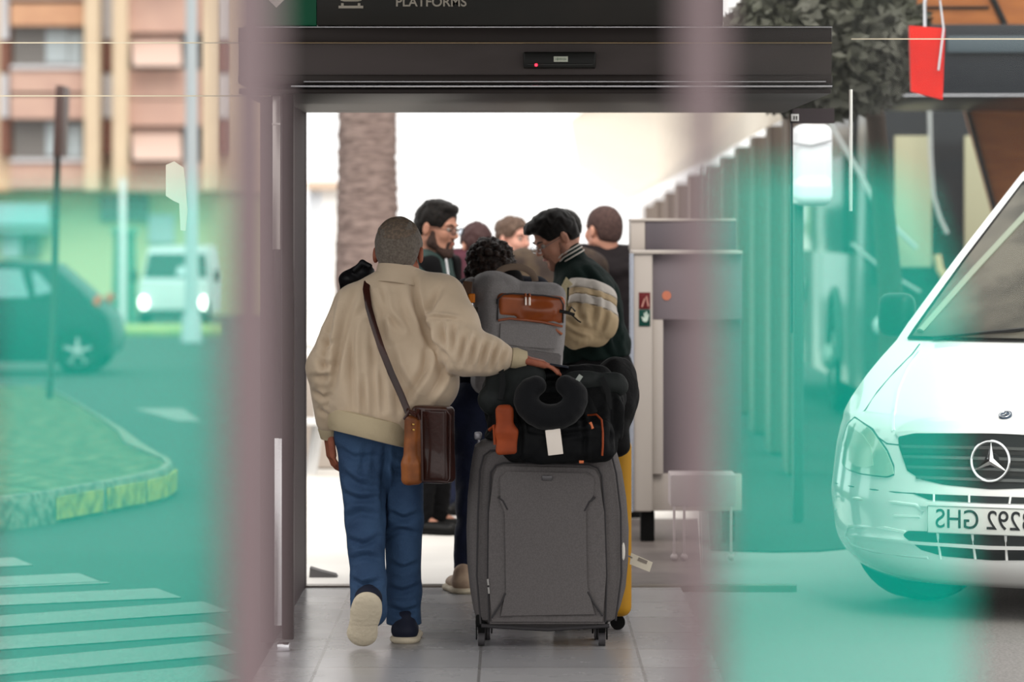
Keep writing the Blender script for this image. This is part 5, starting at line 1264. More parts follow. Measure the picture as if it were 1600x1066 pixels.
# yellow suitcase behind
ys2 = thing('suitcase', 'ochre yellow suitcase mostly hidden behind the grey one', 'suitcase', (xh(930, 15.5), 15.5, 0))
q = Sdf(.008); q.box((xh(918, 15.5), 15.5, .42), (.175, .12, .36), .04); obj('shell', q.mesh('shell'), mat('ochre_shell', (168, 122, 28), .5), ys2)
for x in (875, 965):
    b = MB(); b.cyl((xh(x, 15.5), 15.5-.02, .03), (xh(x, 15.5), 15.5+.02, .03), .03, n=20); b.cyl((xh(x, 15.5), 15.5, .03), (xh(x, 15.5), 15.5, .07), .012, n=8); obj('wheel', b, m_rubber, ys2)

# ------------------------------------------------------------ the black and orange backpack lying on the suitcase
m_blk = mat('pack_black', (17, 18, 19), .7, rgb2=(13, 14, 16), nscale=12, bump=.35, bscale=45); m_char = mat('pack_charcoal', (33, 36, 36), .6, bump=.35, bscale=40); m_org = mat('pack_orange', (150, 66, 30), .6, rgb2=(128, 54, 24), nscale=8)
Db = 14.93
bp = thing('backpack', 'black backpack with orange panels lying on top of the grey suitcase', 'backpack', tuple(P(870, 690, Db)))
q = Sdf(.005)
q.box(P(876, 668, Db+.04), (.225, .15, .125), .06, None).ell(P(800, 612, Db+.04), (.11, .13, .09), None, .05).ell(P(925, 625, Db+.06), (.12, .13, .10), None, .06).ell(P(790, 655, Db+.02), (.07, .12, .12), None, .04).cone(P(790, 600, Db+.05), P(930, 596, Db+.06), .06, .055, .05)
q.ell(P(772, 690, Db), (.04, .08, .04), None, .02)
q.box(P(872, 690, 14.785), (.21, .06, .075), .045, None, .05)
q.noise(sines(22, .009, 6, ridged=True)).noise(sines(60, .002, 9)); q.box((xh(856, Ds), Ds+.155, EYE-(687-HY)*Ds/F_PX-.3), (.36, .158, .3), .01, None, .012, '-')
obj('pack_body', crease(q.mesh('pack_body'), [([(810, 640), (815, 680), (812, 718)], .010, 4), ([(830, 600), (880, 594), (930, 600)], .012, 5), ([(905, 640), (915, 680), (912, 720)], .008, 4), ([(955, 610), (962, 650), (955, 700)], .012, 6), ([(820, 672), (870, 680), (935, 672)], .008, 4), ([(770, 610), (785, 630), (812, 636)], .010, 5)]), m_blk, bp)
for pts in ([(905, 606, .12), (920, 625, .15), (930, 645, .175)], [(783, 578, .08), (786, 600, .115), (782, 625, .13)], [(940, 590, .07), (950, 612, .1), (952, 640, .11)]):
    b = MB(); b.tube([P(x, y, Db-d) for x, y, d in pts], .008, 8, flat=(.022, .006), up=(0, -1, 0)); obj('webbing', b, mat('webbing_black', (26, 27, 28), .6), bp)
q = Sdf(.005); q.cone(P(778, 592, Db-.02), P(830, 586, Db-.02), .045, .05, .03).cone(P(770, 625, Db-.05), P(800, 620, Db-.06), .055, .05, .04).cone(P(900, 600, Db-.03), P(962, 602, Db-.0), .05, .045, .04); q.noise(sines(26, .006, 16, ridged=True)); obj('top_flap', q.mesh('top_flap'), m_char, bp)
q = Sdf(.004); q.box(P(792, 690, Db-.2), (.042, .03, .05), .016, None).box(P(788, 658, Db-.195), (.03, .03, .058), .018, None, .03); q.noise(sines(30, .004, 12)); og = obj('orange_panel', q.mesh('orange_panel'), m_org, bp); og['label'] = 'burnt orange side panel'
b = MB(); b.tube([P(765, 672, Db-.15), P(772, 665, Db-.19), P(774, 695, Db-.19)], .007, 8); obj('orange_loop', b, m_org, bp)
b = MB(); b.tube([P(918, 649, Db-.15), P(932, 648, Db-.165), P(940, 656, Db-.19), P(942, 675, Db-.215), P(942, 695, Db-.222), P(941, 712, Db-.215)], .004, 8); obj('orange_piping', b, m_org, bp)
for (a, c) in (((922, 660), (926, 670)), ((905, 722), (912, 722))): b = MB(); b.tube([P(*a, Db-.205), P(*c, Db-.205)], .006, 8); obj('zip_pull', b, mat('pull_orange', (200, 110, 70), .5), bp)
b = MB(); b.ball(P(795, 575.5, Db-.03), (.022, .01, .008), 8); obj('reflective_mark', b, mat('reflector', (150, 156, 152), .3, .4), bp)
nt_ = thing('name_tag', 'blank white rectangular tag on the front of the black backpack', 'tag', tuple(P(866, 712, Db-.14)))
b = MB(); b.box(P(866, 691, Db-.228), (.058, .004, .098), Matrix.Rotation(math.radians(-7), 3, 'Y'), .002); obj('tag_card', b, mat('card_white', (226, 216, 206), .6), nt_)
nk = thing('neck_pillow', 'black horseshoe neck pillow resting on the backpacks', 'neck pillow', tuple(P(860, 665, Db-.16)))
q = Sdf(.005); cen = (861, 622); pts = []
for i in range(15):
    a = math.radians(127+286*i/14); pts.append(P(cen[0]+39*math.cos(a), cen[1]-(31 if math.sin(a) < 0 else 24)*math.sin(a), Db-.185+.02*math.sin(a)))
q.chain(pts, [.040, .043, .045, .046, .047, .048, .049, .05, .049, .048, .047, .046, .045, .043, .040], .008); q.noise(sines(40, .002, 3)); obj('cushion', q.mesh('cushion'), mat('pillow_black', (14, 15, 18), .75, bump=.2, bscale=80, sheen=.1), nk)
b = MB(); b.box(P(905, 591, Db-.185), (.018, .003, .026), Matrix.Rotation(.6, 3, 'Y'), .001); obj('care_label', b, mat('label_pale', (150, 156, 150), .6), nk)
rb = thing('travel_bag', 'rounded black bag bulging out at the right of the luggage pile', 'bag', tuple(P(965, 690, Db+.2)))
q = Sdf(.006); q.ell(P(962, 612, Db+.2), (.092, .13, .135), None, .02).box(P(950, 665, Db+.2), (.08, .12, .12), .05, None, .04); q.noise(sines(24, .005, 22, ridged=True)); obj('bag_body', q.mesh('bag_body'), mat('bag_black', (15, 15, 16), .7, bump=.4, bscale=50), rb)
ph = thing('phone', 'dark phone lying under the outstretched hand on the luggage', 'phone', tuple(P(870, 574, Db-.02)))
b = MB(); b.box(P(873, 574, Db+.03), (.075, .1, .01), Matrix.Rotation(.16, 3, 'Y') @ Matrix.Rotation(-.15, 3, 'X'), .004, 3); obj('case', b, mat('phone_dark', (30, 34, 44), .2), ph)
m_black_cl = mat('cloth_black', (14, 14, 16), .8, bump=.3, bscale=50); m_navycl = mat('cloth_navy', (14, 17, 30), .75, bump=.3, bscale=40)
m_dkhair = mat('dark_hair', (14, 12, 11), .6, rgb2=(24, 20, 18), nscale=50, sheen=.1); m_brhair = mat('brown_hair', (72, 50, 40), .6, rgb2=(48, 34, 28), nscale=50)
m_denimd = mat('denim_dark', (28, 34, 58), .8, rgb2=(22, 28, 48), nscale=9, bump=.3, bscale=90)
# ------------------------------------------------------------ bearded person with glasses, facing right
D = 20.3; t = thing('person', 'bearded person with glasses and short black hair, in a dark green shirt', 'person', (xh(676, D), D, 0), 'travellers')
H = Head(P(683, 357, D), (.84, -.46, -.16), k=1.16); m_brow = m_dkhair; t['hair_mat'] = 0
J = stand(xh(672, D), D+.02, -112, 1.74)
J['neck'] = P(674, 414, D+.02)
obj('body', skin_mesh(J, H, .005), m_skin, t); eyes_ = None
def eyes2(parent, H, brow, lash=True):
    m = MB(); 
    for s in (-1, 1): m.ball(H(s*.032, .077, .005), .0112*H.k, 8)
    e = obj('eyes', m, mat('eye_white', (158, 146, 138), .5), parent); m = MB()
    for s in (-1, 1): m.ball(H(s*.032, .0825, .004), .0074*H.k, 6)
    obj('iris', m, mat('iris', (35, 22, 15), .2), e); m = MB()
    for s in (-1, 1): m.tube([H(s*.013, .0935, .024), H(s*.032, .0915, .031), H(s*.05, .077, .026)], [.003, .004, .0018], 6)
    obj('eyebrows', m, brow, parent)
    m = MB(); m.tube([H(-.02, .0925, -.058), H(0, .098, -.0575), H(.02, .0925, -.058)], .0032, 6); obj('lips', m, mat('lips', (150, 82, 74), .5), parent)
eyes2(t, H, m_dkhair)
obj('hair', hair_cap(H, .008, .0045, -.05, .0, .0, vol=(((0, .055, .1), (.052, .035, .024)), ((0, -.01, .112), (.055, .06, .018))), amp=.003).mesh('hair'), m_dkhair, t)
obj('beard', beard_mesh(H, .004, .003), mat('beard_dark', (44, 33, 30), .8, rgb2=(66, 48, 42), nscale=120), t)
obj('shirt', top_mesh(J, .014, .007, cutz=.9, amp=.003), mat('shirt_green', (46, 62, 60), .75, rgb2=(54, 72, 70), nscale=5, bump=.2, bscale=30), t)
b = collar(H, J['neck']+Vector((0, 0, -.01)), .058, .04, f=J['tf']); obj('collar', b, mat('shirt_green', (46, 62, 60)), t)
obj('trousers', pants_mesh(J, .014, .009), m_black_cl, t)
for s in 'LR': a = Vector(J['an'+s]); a.z = 0; tt = Vector(J['toe'+s]); tt.z = 0; d = (tt-a).normalized(); shoe(t, a-d*.08, a+d*.22, m_black, m_rubber, .045)
q = Sdf(.007); add_torso(q, J, .042, .05, .76); q.cone(J['shL'], J['elL'], .09, .08, .03).cone(J['elL'], J['wrL'], .075, .05, .03); fr = Vector(J['tf']); q.box(Vector(J['neck'])+fr*.16+Vector((0, 0, -.3)), (.10, .16, .5), .03, [[fr.y, -fr.x, 0], list(fr), [0, 0, 1]], .02, '-'); q.plane((0, 0, .95), (0, 0, -1)); q.plane((0, 0, 1.47), (0, 0, 1), .03)
obj('jacket', q.mesh('jacket'), m_black_cl, t)
glasses(H, 'black rectangular glasses worn by the bearded person', mat('frame_black', (22, 22, 24), .3), glass_mat('lens_glass', (.86, .9, .95), .04), .0022)
b = MB(); b.tube([P(697, 405, D-.24), P(700, 425, D-.22), P(702, 460, D-.2)], .006, 6)
obj('cord', b, mat('cord_white', (220, 220, 224), .5), t)['label'] = 'white cord down the shirt'

# ------------------------------------------------------------ two people further back, one seen from behind, one in profile
D = 21.6; t = thing('person', 'brown-haired person from behind in a maroon top with fur collar', 'person', (xh(735, D), D, 0), 'travellers')
H = Head(P(743, 384, D), (-.45, .85, -.15), k=1.0); J = stand(xh(736, D), D, 20, 1.70); J['neck'] = P(738, 432, D)
obj('body', skin_mesh(J, H, .007), m_skinpale, t)
obj('hair', hair_cap(H, .014, .006, -.055, .0, .0, amp=.004).mesh('hair'), mat('reddish_hair', (66, 44, 44), .6), t)
obj('top', top_mesh(J, .03, .009, cutz=.85), mat('maroon_cloth', (86, 46, 58), .8, rgb2=(72, 38, 48), nscale=5), t)
q = Sdf(.006)
for i in range(60):
    a = 2*math.pi*i/30+.1*(i % 3); q.ell(Vector(J['neck'])+Vector((.085*math.cos(a), .085*math.sin(a), -.03+.02*(i % 2)+random.uniform(-.01, .02))), (.024, .024, .024), None, .012)
q.noise(sines(140, .006, 4)); obj('fur_collar', q.mesh('fur_collar'), mat('fur_tan', (176, 136, 98), .95), t)
obj('trousers', pants_mesh(J, .014, .01), m_denimd, t)
for s in 'LR': a = Vector(J['an'+s]); a.z = 0; tt = Vector(J['toe'+s]); tt.z = 0; d = (tt-a).normalized(); shoe(t, a-d*.08, a+d*.2, m_black, m_rubber, .042)

D = 23.; t = thing('person', 'fair-skinned person with swept-back brown hair, looking to the right', 'person', (xh(790, D), D, 0), 'travellers')
H = Head(P(803, 374, D), (.72, -.69, -.05), k=1.07); J = stand(xh(770, D), D+.02, -90, 1.68); J['neck'] = P(795, 424, D+.03)
m_skinpk = mat('skin_pink', (214, 160, 142), .55)
obj('body', skin_mesh(J, H, .006, female=True), m_skinpk, t); eyes2(t, H, m_brhair)
obj('hair', hair_cap(H, .012, .006, -.045, -.015, .0, vol=(((0, -.09, .06), (.05, .04, .05)),), amp=.004).mesh('hair'), mat('ash_brown_hair', (104, 84, 72), .6, rgb2=(80, 62, 52), nscale=40), t)
obj('top', top_mesh(J, .024, .01, cutz=.85), mat('grey_beige_top', (150, 132, 116), .8), t); obj('trousers', pants_mesh(J, .014, .01), m_denimd, t)
for s in 'LR': a = Vector(J['an'+s]); a.z = 0; tt = Vector(J['toe'+s]); tt.z = 0; d = (tt-a).normalized(); shoe(t, a-d*.08, a+d*.18, mat('sneaker_white', (220, 216, 208), .6), m_sole, .042)
# person hidden behind the varsity jacket
D = 20.6; t = thing('person', 'person in a dark brown hooded coat, almost hidden behind the varsity jacket', 'person', (xh(868, D), D, 0), 'travellers')
H = Head(P(884, 366, D), (.3, -.9, -.2), k=.98); J = stand(xh(866, D), D, 172, 1.70); J['neck'] = P(876, 412, D)
obj('body', skin_mesh(J, H, .008), m_skin, t); eyes2(t, H, m_dkhair)
obj('hair', hair_cap(H, .016, .006, -.05).mesh('hair'), m_dkhair, t)
obj('coat', top_mesh(J, .045, .009, cutz=.7), mat('coat_brown', (58, 48, 44), .8, rgb2=(88, 74, 60), nscale=6), t); obj('trousers', pants_mesh(J, .014, .01), m_black_cl, t)
for s in 'LR': a = Vector(J['an'+s]); a.z = 0; tt = Vector(J['toe'+s]); tt.z = 0; d = (tt-a).normalized(); shoe(t, a-d*.08, a+d*.2, m_black, m_rubber, .042)

# ------------------------------------------------------------ person with cropped hair, right
D = 21.35; t = thing('person', 'person with cropped hair in a black hooded top, seen from behind at right', 'person', (xh(955, D), D, 0), 'travellers')
H = Head(P(942, 361, D), (-.62, .78, -.02), k=1.12); J = stand(xh(957, D), D, 20, 1.74); J['neck'] = P(948, 405, D)
obj('body', skin_mesh(J, H, .006), m_skinpale, t)
obj('hair', hair_cap(H, .006, .005, -.06, .0, .0, amp=.001).mesh('hair'), mat('cropped_hair', (66, 50, 48), .8, rgb2=(84, 64, 60), nscale=90), t)
def hood(q): q.ell(Vector(J['neck'])+Vector((.01, -.06, -.06)), (.13, .09, .055), None, .03)
obj('hooded_top', top_mesh(J, .028, .008, cutz=.8, extra=hood), mat('hoodie_black', (34, 30, 32), .8, bump=.3, bscale=30), t)
b = collar(H, Vector(J['neck'])+Vector((0, 0, -.01)), .066, .045, f=J['tf']); obj('collar', b, mat('collar_taupe', (98, 86, 78), .8), t)
obj('trousers', pants_mesh(J, .014, .01), m_black_cl, t)
for s in 'LR': a = Vector(J['an'+s]); a.z = 0; tt = Vector(J['toe'+s]); tt.z = 0; d = (tt-a).normalized(); shoe(t, a-d*.08, a+d*.22, m_black, m_rubber, .045)

# ------------------------------------------------------------ person in the green and cream varsity jacket
D = 17.7; t = thing('person', 'person in a dark green varsity jacket with cream striped sleeves, looking down', 'person', (xh(915, D), D, 0), 'travellers')
H = Head(P(868, 372, D), (-.80, -.30, -.52), (0.0, 0, 1), k=1.04)
J = stand(xh(918, D), D+.02, 74, 1.74, .0)
J['neck'] = P(893, 405, D+.01)
J['shR'] = P(906, 452, D+.14); J['shL'] = P(918, 450, D-.15); J['elL'] = P(930, 512, D-.24); J['wrL'] = P(868, 512, D-.34)
J['elR'] = P(890, 515, D+.22); J['wrR'] = P(850, 505, D+.05)
# the near arm is his left one: it bends at the elbow and reaches forward
handn = (J['wrL'], (-1, .2, .1), (.2, 1, .2), (0, 0, 1), .5)
handf = (J['wrR'], (-1, -.2, .2), (0, -1, .2), (0, 0, 1), .5)
J['hipL'] = P(925, 590, D-.08); J['hipR'] = P(925, 590, D+.12)
obj('body', skin_mesh(J, H, .0045, (handn, handf)), m_skin, t); eyes2(t, H, m_dkhair)
hv = hair_cap(H, .007, .004, -.05, .0, .0, vol=(((0, .07, .096), (.052, .034, .026)), ((0, .088, .09), (.04, .024, .018)), ((0, .02, .108), (.058, .06, .022))), amp=.003)
obj('hair', hv.mesh('hair'), m_dkhair, t)
obj('stubble', beard_mesh(H, .0045, -.002, True), mat('stubble', (134, 96, 82), .8), t)
m_var = mat('varsity_green', (16, 30, 27), .8, rgb2=(12, 24, 22), nscale=8, bump=.35, bscale=35)
q = Sdf(.005); tf = J['tf']
q.cone(P(922, 560, D+.02), P(915, 470, D), .17, .155, .06, (Vector((tf.y, -tf.x, 0)), 1.05)); q.cone(P(900, 445, D+.1), P(915, 445, D-.08), .095, .095, .05); q.cone(P(895, 425, D), P(905, 450, D), .085, .11, .05); q.ell(P(932, 520, D), (.11, .18, .22), None, .06)
q.cone(P(905, 440, D-.1), P(930, 458, D-.13), .07, .08, .04); q.cone(P(930, 540, D+.03), P(932, 585, D+.03), .14, .13, .06)
q.noise(sines(20, .007, 41, ridged=True)).noise(sines(60, .002, 1)); q.plane(P(925, 562, D), (.12, 0, -1), .01); jk = obj('jacket', crease(q.mesh('jacket'), [([(905, 410), (925, 440), (950, 470)], .008, 6), ([(930, 520), (955, 560), (975, 600)], .01, 7), ([(900, 560), (930, 580), (960, 620)], .009, 6), ([(965, 480), (960, 540), (975, 580)], .009, 6)]), m_var, t)
m_slv = mat('sleeve_cream', (178, 156, 124), .7, rgb2=(170, 148, 116), nscale=5, bump=.3, bscale=30); m_slw = mat('sleeve_white', (192, 184, 176), .6, bump=.3, bscale=30)
# sleeve in three coloured lengths, each its own part
shv, elv, wrv = P(922, 458, D-.17), P(925, 506, D-.25), P(866, 514, D-.33)
def sl(name, a, b_, ra, rb, m, lab=None, extra=None):
    q = Sdf(.0045); q.cone(a, b_, ra, rb, .02)
    if extra: extra(q)
    q.noise(sines(28, .005, 51, ridged=True)); o = obj(name, q.mesh(name), m, jk)
    if lab: o['label'] = lab
    return o
dsl = (P(936, 500, D-.27)-P(925, 450, D-.18)).normalized()
def sleeve_part(name, z0, z1, m, lab, grow=0.):
    """cut one band out of the whole sleeve, measured along the upper arm"""
    q = Sdf(.0045); q.chain([P(922, 440, D-.15), P(926, 475, D-.22), P(928, 503, D-.26)], [.092+grow, .10+grow, .098+grow], .03).chain([P(928, 503, D-.26), P(900, 514, D-.31), P(868, 508, D-.34)], [.096+grow, .078+grow, .05+grow], .04)
    q.noise(sines(26, .006, 51, ridged=True)); o0 = P(922, 440, D-.15)
    q.plane(o0+dsl*z0, -dsl, .003); q.plane(o0+dsl*z1, dsl, .003); o = obj(name, crease(q.mesh(name), [([(925, 445), (930, 480), (922, 520)], .008, 6), ([(905, 455), (906, 490), (915, 515)], .007, 5), ([(880, 495), (902, 512), (926, 515)], .008, 5), ([(945, 465), (944, 500), (932, 525)], .007, 5), ([(885, 515), (900, 524), (915, 528)], .006, 4)]), m, jk); o['label'] = lab
dsl = Vector((-.28, -.25, -1)).normalized()
sleeve_part('sleeve_stripe', .015, .062, m_slw, 'upper off-white band')
sleeve_part('sleeve_stripe', .063, .095, m_slv, 'tan band between the white ones')
sleeve_part('sleeve_stripe', .096, .138, m_slw, 'lower off-white band')
sleeve_part('sleeve', .139, .6, m_slv, 'cream forearm of the sleeve')
b = MB(); a = P(876, 509, D-.335); c = P(862, 507, D-.35); b.lathe([(.01, 0), (.042, 0), (.04, (c-a).length), (.01, (c-a).length)], a, c-a, 24); obj('cuff', b, m_var, jk)
m_rc = mat('collar_green', (20, 34, 31), .8)
TL = Matrix.Rotation(math.radians(-30), 3, 'Y'); b = collar(H, J['neck']+Vector((.0, 0, -.012)), .062, .062, (0, 0), f=J['tf'], tilt=TL); cl = obj('collar', b, m_rc, jk)
for dz, rr in ((.018, .0765), (.036, .0755), (.052, .0745)):
    b = MB(); f = Vector(J['tf']); f.z = 0; f.normalize(); r_ = Vector((f.y, -f.x, 0)); base = J['neck']+Vector((0, 0, -.012))
    b.tube([base+TL @ ((f*math.cos(a)+r_*math.sin(a))*rr+Vector((0, 0, dz-.02*max(math.cos(a), 0)))) for a in [2*math.pi*i/28 for i in range(28)]], .0035, 6, True); obj('collar_stripe', b, m_slw, cl)
b = MB(); 
lp = [P(891, 447, D-.24), P(886, 438, D-.245), P(881, 450, D-.25), P(881, 478, D-.26), P(885, 486, D-.26), P(891, 480, D-.255)]
b.tube(lp, .014, 10, flat=(.03, .01), up=(0, -1, 0)); lo_ = obj('letter_patch', b, mat('chenille_cream', (196, 184, 150), .95, bump=.6, bscale=200), jk)
q = Sdf(.007); q.cone(P(924, 552, D+.02), P(934, 600, D+.02), .155, .175, .05).cone(P(940, 590, D), P(948, 620, D), .12, .1, .05)
for s in 'LR': q.cone(J['hip'+s], J['kn'+s], .12, .085, .03).cone(J['kn'+s], J['an'+s], .082, .07, .03)
q.noise(sines(24, .006, 14, ridged=True)); obj('trousers', q.mesh('trousers'), m_black_cl, t)
for s in 'LR': a = Vector(J['an'+s]); a.z = 0; tt = Vector(J['toe'+s]); tt.z = 0; d = (tt-a).normalized(); shoe(t, a-d*.08, a+d*.22, m_black, m_rubber, .045)
glasses(H, 'thin silver-rimmed glasses worn above the varsity jacket', mat('frame_silver', (190, 190, 192), .25, .9), glass_mat('lens_glass2', (.92, .94, .96), .04), .0012)

# ------------------------------------------------------------ curly-haired person carrying the grey backpack
D = 17.1; t = thing('person', 'curly dark-haired person from behind in navy, wearing the grey backpack', 'person', (xh(762, D), D+.05, 0), 'travellers')
H = Head(P(768, 424, D+.1), (.25, .85, -.5), k=1.03); J = stand(xh(768, D), D+.08, -8, 1.62); J['neck'] = P(778, 448, D+.05)
J['shL'] = P(735, 462, D+.08); J['shR'] = P(838, 462, D+.08); J['elL'] = P(722, 560, D+.12); J['wrL'] = P(728, 640, D+.2)
obj('body', skin_mesh(J, H, .006), m_skin, t)
q = Sdf(.0045); q.ell(H(0, -.02, .04), H.rad(.082, .102, .09), H.R, .01); q.ell(H(0, -.06, -.01), H.rad(.078, .06, .075), H.R, .03)
r = np.random.RandomState(5)
for i in range(150):
    v = r.normal(size=3); v /= np.linalg.norm(v)
    if v[1] > .55 and v[2] < .3: continue
    s_ = r.uniform(.009, .02); q.ell(H(v[0]*.092, -.03+v[1]*.105, .022+v[2]*.1), (s_, s_, s_), None, .008)
for (x, y) in ((728, 425), (730, 436), (733, 447), (736, 455), (800, 418), (806, 428)):
    s_ = .012; q.ell(P(x, y, D+.06), (s_*.6, s_, s_*1.3), None, .01)
q.noise(sines(150, .004, 6, ridged=True)); obj('hair', q.mesh('hair'), mat('curly_hair', (50, 36, 30), .5, rgb2=(30, 22, 19), nscale=60, bump=.6, bscale=120), t)
b = MB()
for i in range(46):
    a = r.uniform(0, 6.28); el = r.uniform(-.6, 1.3); c = H(math.cos(a)*math.cos(el)*.1, -.03+math.sin(a)*math.cos(el)*.112, .025+math.sin(el)*.108)
    n_ = H.v(math.cos(a)*math.cos(el), math.sin(a)*math.cos(el), math.sin(el)); u_ = n_.cross(Vector((0, 0, 1))).normalized(); k0 = r.uniform(.006, .012)
    b.tube([c+(u_*math.cos(w_)+n_*math.sin(w_))*k0+n_*.004*w_/3 for w_ in np.linspace(0, 5.2, 9)], .0016, 5)
obj('loose_curls', b, mat('curly_hair', (38, 26, 22)), t)['kind'] = 'stuff'
q = Sdf(.006); add_torso(q, J, .02, .05, .74); add_arm(q, J, 'L', .022, .03, .95, .008); add_arm(q, J, 'R', .022, .03, .95, .008)
q.noise(sines(24, .006, 60, ridged=True)); q.plane((0, 0, .82), (0, 0, -1)); obj('jacket', q.mesh('jacket'), m_navycl, t)
q = Sdf(.005); q.ell(P(783, 442, D-.0), (.10, .09, .04), None, .03).cone(P(752, 440, D+.02), P(800, 432, D-.01), .035, .04, .03); q.noise(sines(40, .003, 2)); obj('scarf', q.mesh('scarf'), mat('scarf_black', (26, 24, 25), .9), t)
q = Sdf(.007); q.cone(P(740, 640, D+.05), P(800, 640, D+.05), .14, .14, .05); 
J['hipL'] = P(742, 660, D+.05); J['knL'] = P(740, 775, D+.02); J['anL'] = P(727, 885, D-.02); J['hipR'] = P(800, 660, D+.05); J['knR'] = P(806, 775, D+.05); J['anR'] = P(808, 895, D+.1)
for s in 'LR': q.cone(J['hip'+s], J['kn'+s], .11, .075, .03).cone(J['kn'+s], J['an'+s], .074, .05, .03)
q.noise(sines(30, .005, 15, ridged=True)); obj('trousers', q.mesh('trousers'), m_denimd, t)
m_snk = mat('sneaker_beige', (176, 152, 130), .7, rgb2=(150, 126, 108), nscale=20)
a = P(728, 918, D-.1); a.z = 0; shoe(t, a+Vector((.0, -.04, 0)), a+Vector((-.06, .2, 0)), m_snk, m_sole, .05)
a = P(808, 900, D+.1); a.z = 0; shoe(t, a+Vector((.0, -.06, 0)), a+Vector((.02, .2, 0)), m_snk, m_sole, .045)
# grey backpack
m_gb = mat('pack_heather', (150, 146, 146), .85, rgb2=(130, 126, 126), nscale=420, bump=.3, bscale=200); m_gbd = mat('pack_trim', (62, 60, 62), .7); m_leo = mat('leather_orange', (170, 88, 44), .3, rgb2=(146, 72, 34), nscale=7, bump=.15, bscale=12, coat=.3)
Dg = 16.78
gp_ = thing('backpack', 'grey heather backpack with an orange leather top pocket, worn on navy shoulders', 'backpack', tuple(P(818, 610, Dg)))
Rg = Matrix.Rotation(math.radians(10), 3, 'Z') @ Matrix.Rotation(math.radians(3), 3, 'Y'); Rr = [list(Rg.col[0]), list(Rg.col[1]), list(Rg.col[2])]
def G(x, y, z): return P(810, 522, Dg+.1)+Rg @ Vector((x, y, z))   # pack frame: x across, y into it, z up
q = Sdf(.005); q.box(G(.0, 0, -.02), (.19, .11, .25), .055, Rr).box(G(-.0, -.03, -.05), (.178, .1, .2), .05, Rr, .03).ell(G(-.12, .0, .2), (.1, .1, .07), None, .05)
q.noise(sines(15, .006, 70)).noise(sines(40, .002, 71, ridged=True)); obj('pack_body', q.mesh('pack_body'), m_gb, gp_)
def gpatch(name, pts, y0, th, m, par, bev=.006):
    b = MB(); b.prism([G(x, y0, z) for x, z in pts], Rg @ Vector((0, th, 0))); bmesh.ops.bevel(b.bm, geom=b.bm.edges[:], offset=bev, segments=3, affect='EDGES'); return obj(name, b, m, par)
q = Sdf(.0035)   # leather pocket, softly bulging
q.box(G(.028, -.115, .114), (.15, .024, .062), .022, Rr); q.ell(G(.07, -.13, .105), (.06, .02, .03), None, .03); q.box(G(-.09, -.12, .062), (.05, .03, .012), .01, Rr, .02, '-'); q.noise(sines(24, .003, 5)); lpk = obj('leather_pocket', q.mesh('leather_pocket'), m_leo, gp_); lpk['label'] = 'glossy orange leather pocket'
def gtube(name, pts, r_, m, par=None, y=-.138):
    b = MB(); b.tube([G(x, y if len(p_) == 0 else p_[0], z) for (x, z, *p_) in pts], r_, 8); return obj(name, b, m, par or gp_)
gtube('piping', [(-.12, .06), (-.122, .15), (-.10, .172), (-.06, .178), (.08, .176), (.15, .168), (.168, .14), (.17, .06)], .0035, m_gbd)
gtube('leather_trim', [(-.118, .058), (-.07, .068), (0, .066), (.08, .06), (.168, .045)], .0055, m_leo, lpk, -.142)
gtube('piping', [(-.125, .15, -.125), (-.128, .0, -.125), (-.128, -.2, -.125)], .003, m_gbd)
gpatch('front_pocket', [(-.112, -.045), (-.112, .05), (.1, .055), (.148, .03), (.146, -.06), (.0, -.052)], -.14, .02, m_gb, gp_)
gpatch('lower_pocket', [(-.112, -.24), (-.112, -.055), (.0, -.062), (.17, -.075), (.17, -.24)], -.137, .02, mat('pack_lower', (124, 119, 119), .85, rgb2=(108, 104, 104), nscale=420), gp_)
for x in (-.004, .014):
    b = MB(); b.tube([G(x, -.147, .165), G(x+.001, -.152, .13)], .0048, 8); obj('zip_pull', b, mat('zip_bright', (228, 214, 204), .2, .8), lpk)
    b = MB(); b.tube([G(x, -.144, .18), G(x, -.15, .165)], .005, 8); obj('pull_leather', b, m_leo, lpk)
b = MB(); b.tube([G(-.02+.09*math.cos(a), .04, .235+.06*math.sin(a)) for a in [math.pi*(1-i/14) for i in range(15)]], .013, 10, flat=(.03, .014), up=(0, -1, 0)); obj('grab_handle', b, mat('handle_taupe', (122, 104, 90), .7), gp_)
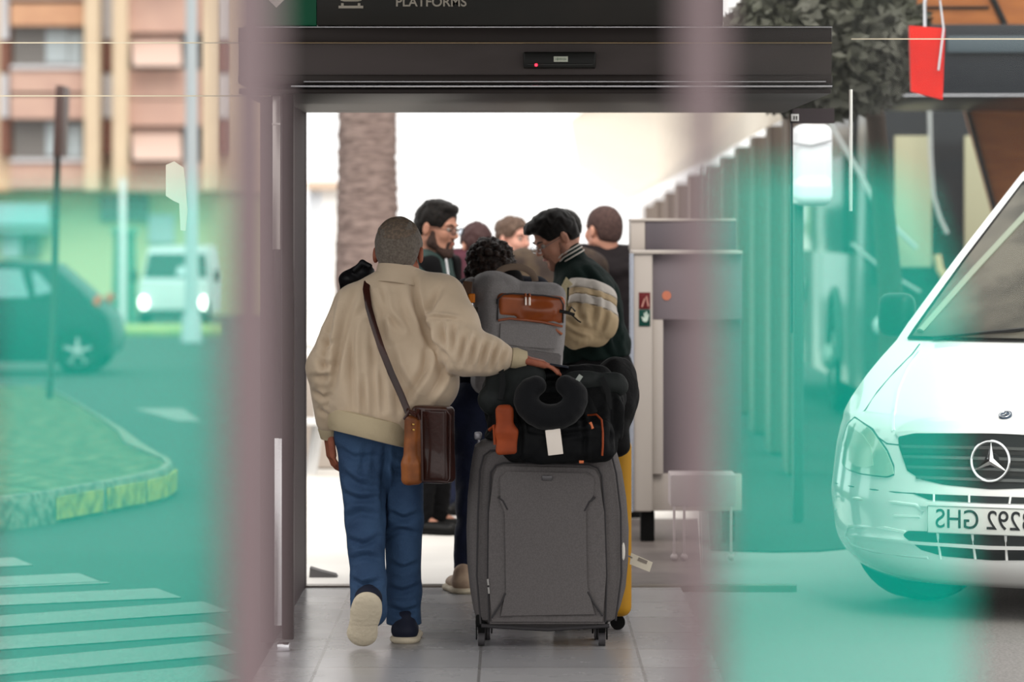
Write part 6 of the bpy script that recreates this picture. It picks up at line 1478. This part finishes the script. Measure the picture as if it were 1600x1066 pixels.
q = Sdf(.005); q.ell(G(-.215, .02, .185), (.045, .06, .055), None, .02).cone(G(-.2, .0, .17), G(-.19, -.02, .12), .02, .014, .02); obj('padded_strap', q.mesh('padded_strap'), m_gb, gp_)
b = MB(); b.tube([G(-.275, -.0, .1), G(-.2, -.04, .098), G(-.13, -.1, .1)], .008, 8, flat=(.024, .006), up=(0, -1, 0)); obj('side_strap', b, mat('strap_olive', (92, 86, 76), .7), gp_)
b = MB(); b.box(P(732, 498, Dg-.02), (.06, .03, .062), None, .01, 3); cmr = solo('camera', b, m_black, 'small black camera clipped at the left edge of the grey backpack', 'camera')
b = MB(); b.box(P(737, 466, Dg-.02), (.03, .02, .04), None, .006, 3); tgo = solo('clip_tag', b, mat('tag_orange', (214, 120, 30), .5), 'small orange tag on the strap beside the grey backpack', 'tag')
b = MB(); b.cyl(P(737, 474, Dg-.02), P(737, 486, Dg-.02), .01, n=12); obj('silver_cap', b, m_silver, tgo)
b = MB(); b.tube([P(731, 440, Dg-.0), P(728, 470, Dg-.02), P(731, 490, Dg-.01)], .02, 8, flat=(.042, .008), up=(0, -1, 0)); solo('shoulder_strap', b, mat('strap_brown', (92, 66, 50), .7), 'wide brown strap over the navy shoulder beside the backpack', 'strap')
b = MB(); b.tube([P(874, 486, Dg-.05), P(888, 489, Dg-.05), P(897, 492, Dg-.04)], .008, 8); b.tube([P(888, 489, Dg-.06), P(893, 480, Dg-.06), P(899, 487, Dg-.06)], .004, 6); b.tube([P(892, 491, Dg-.05), P(903, 501, Dg-.06), P(908, 504, Dg-.06)], .0035, 6); obj('strap_buckle', b, m_black, gp_)
gtube('leather_tab', [(.14, .03, -.13), (.17, .01, -.13)], .006, m_leo)
# a foot and hem at the left edge of the opening, seen past the jamb
D = 17.75; b = MB(); b.prism([(xh(483, D), D, 0), (xh(527, D), D, 0), (xh(524, D), D, .012), (xh(500, D), D, .03), (xh(484, D), D, .045)], (0, .1, 0)); solo('door_stop', b, mat('doorstop_grey', (100, 98, 98), .6), 'low grey wedge on the paving just inside the left jamb', 'door stop')
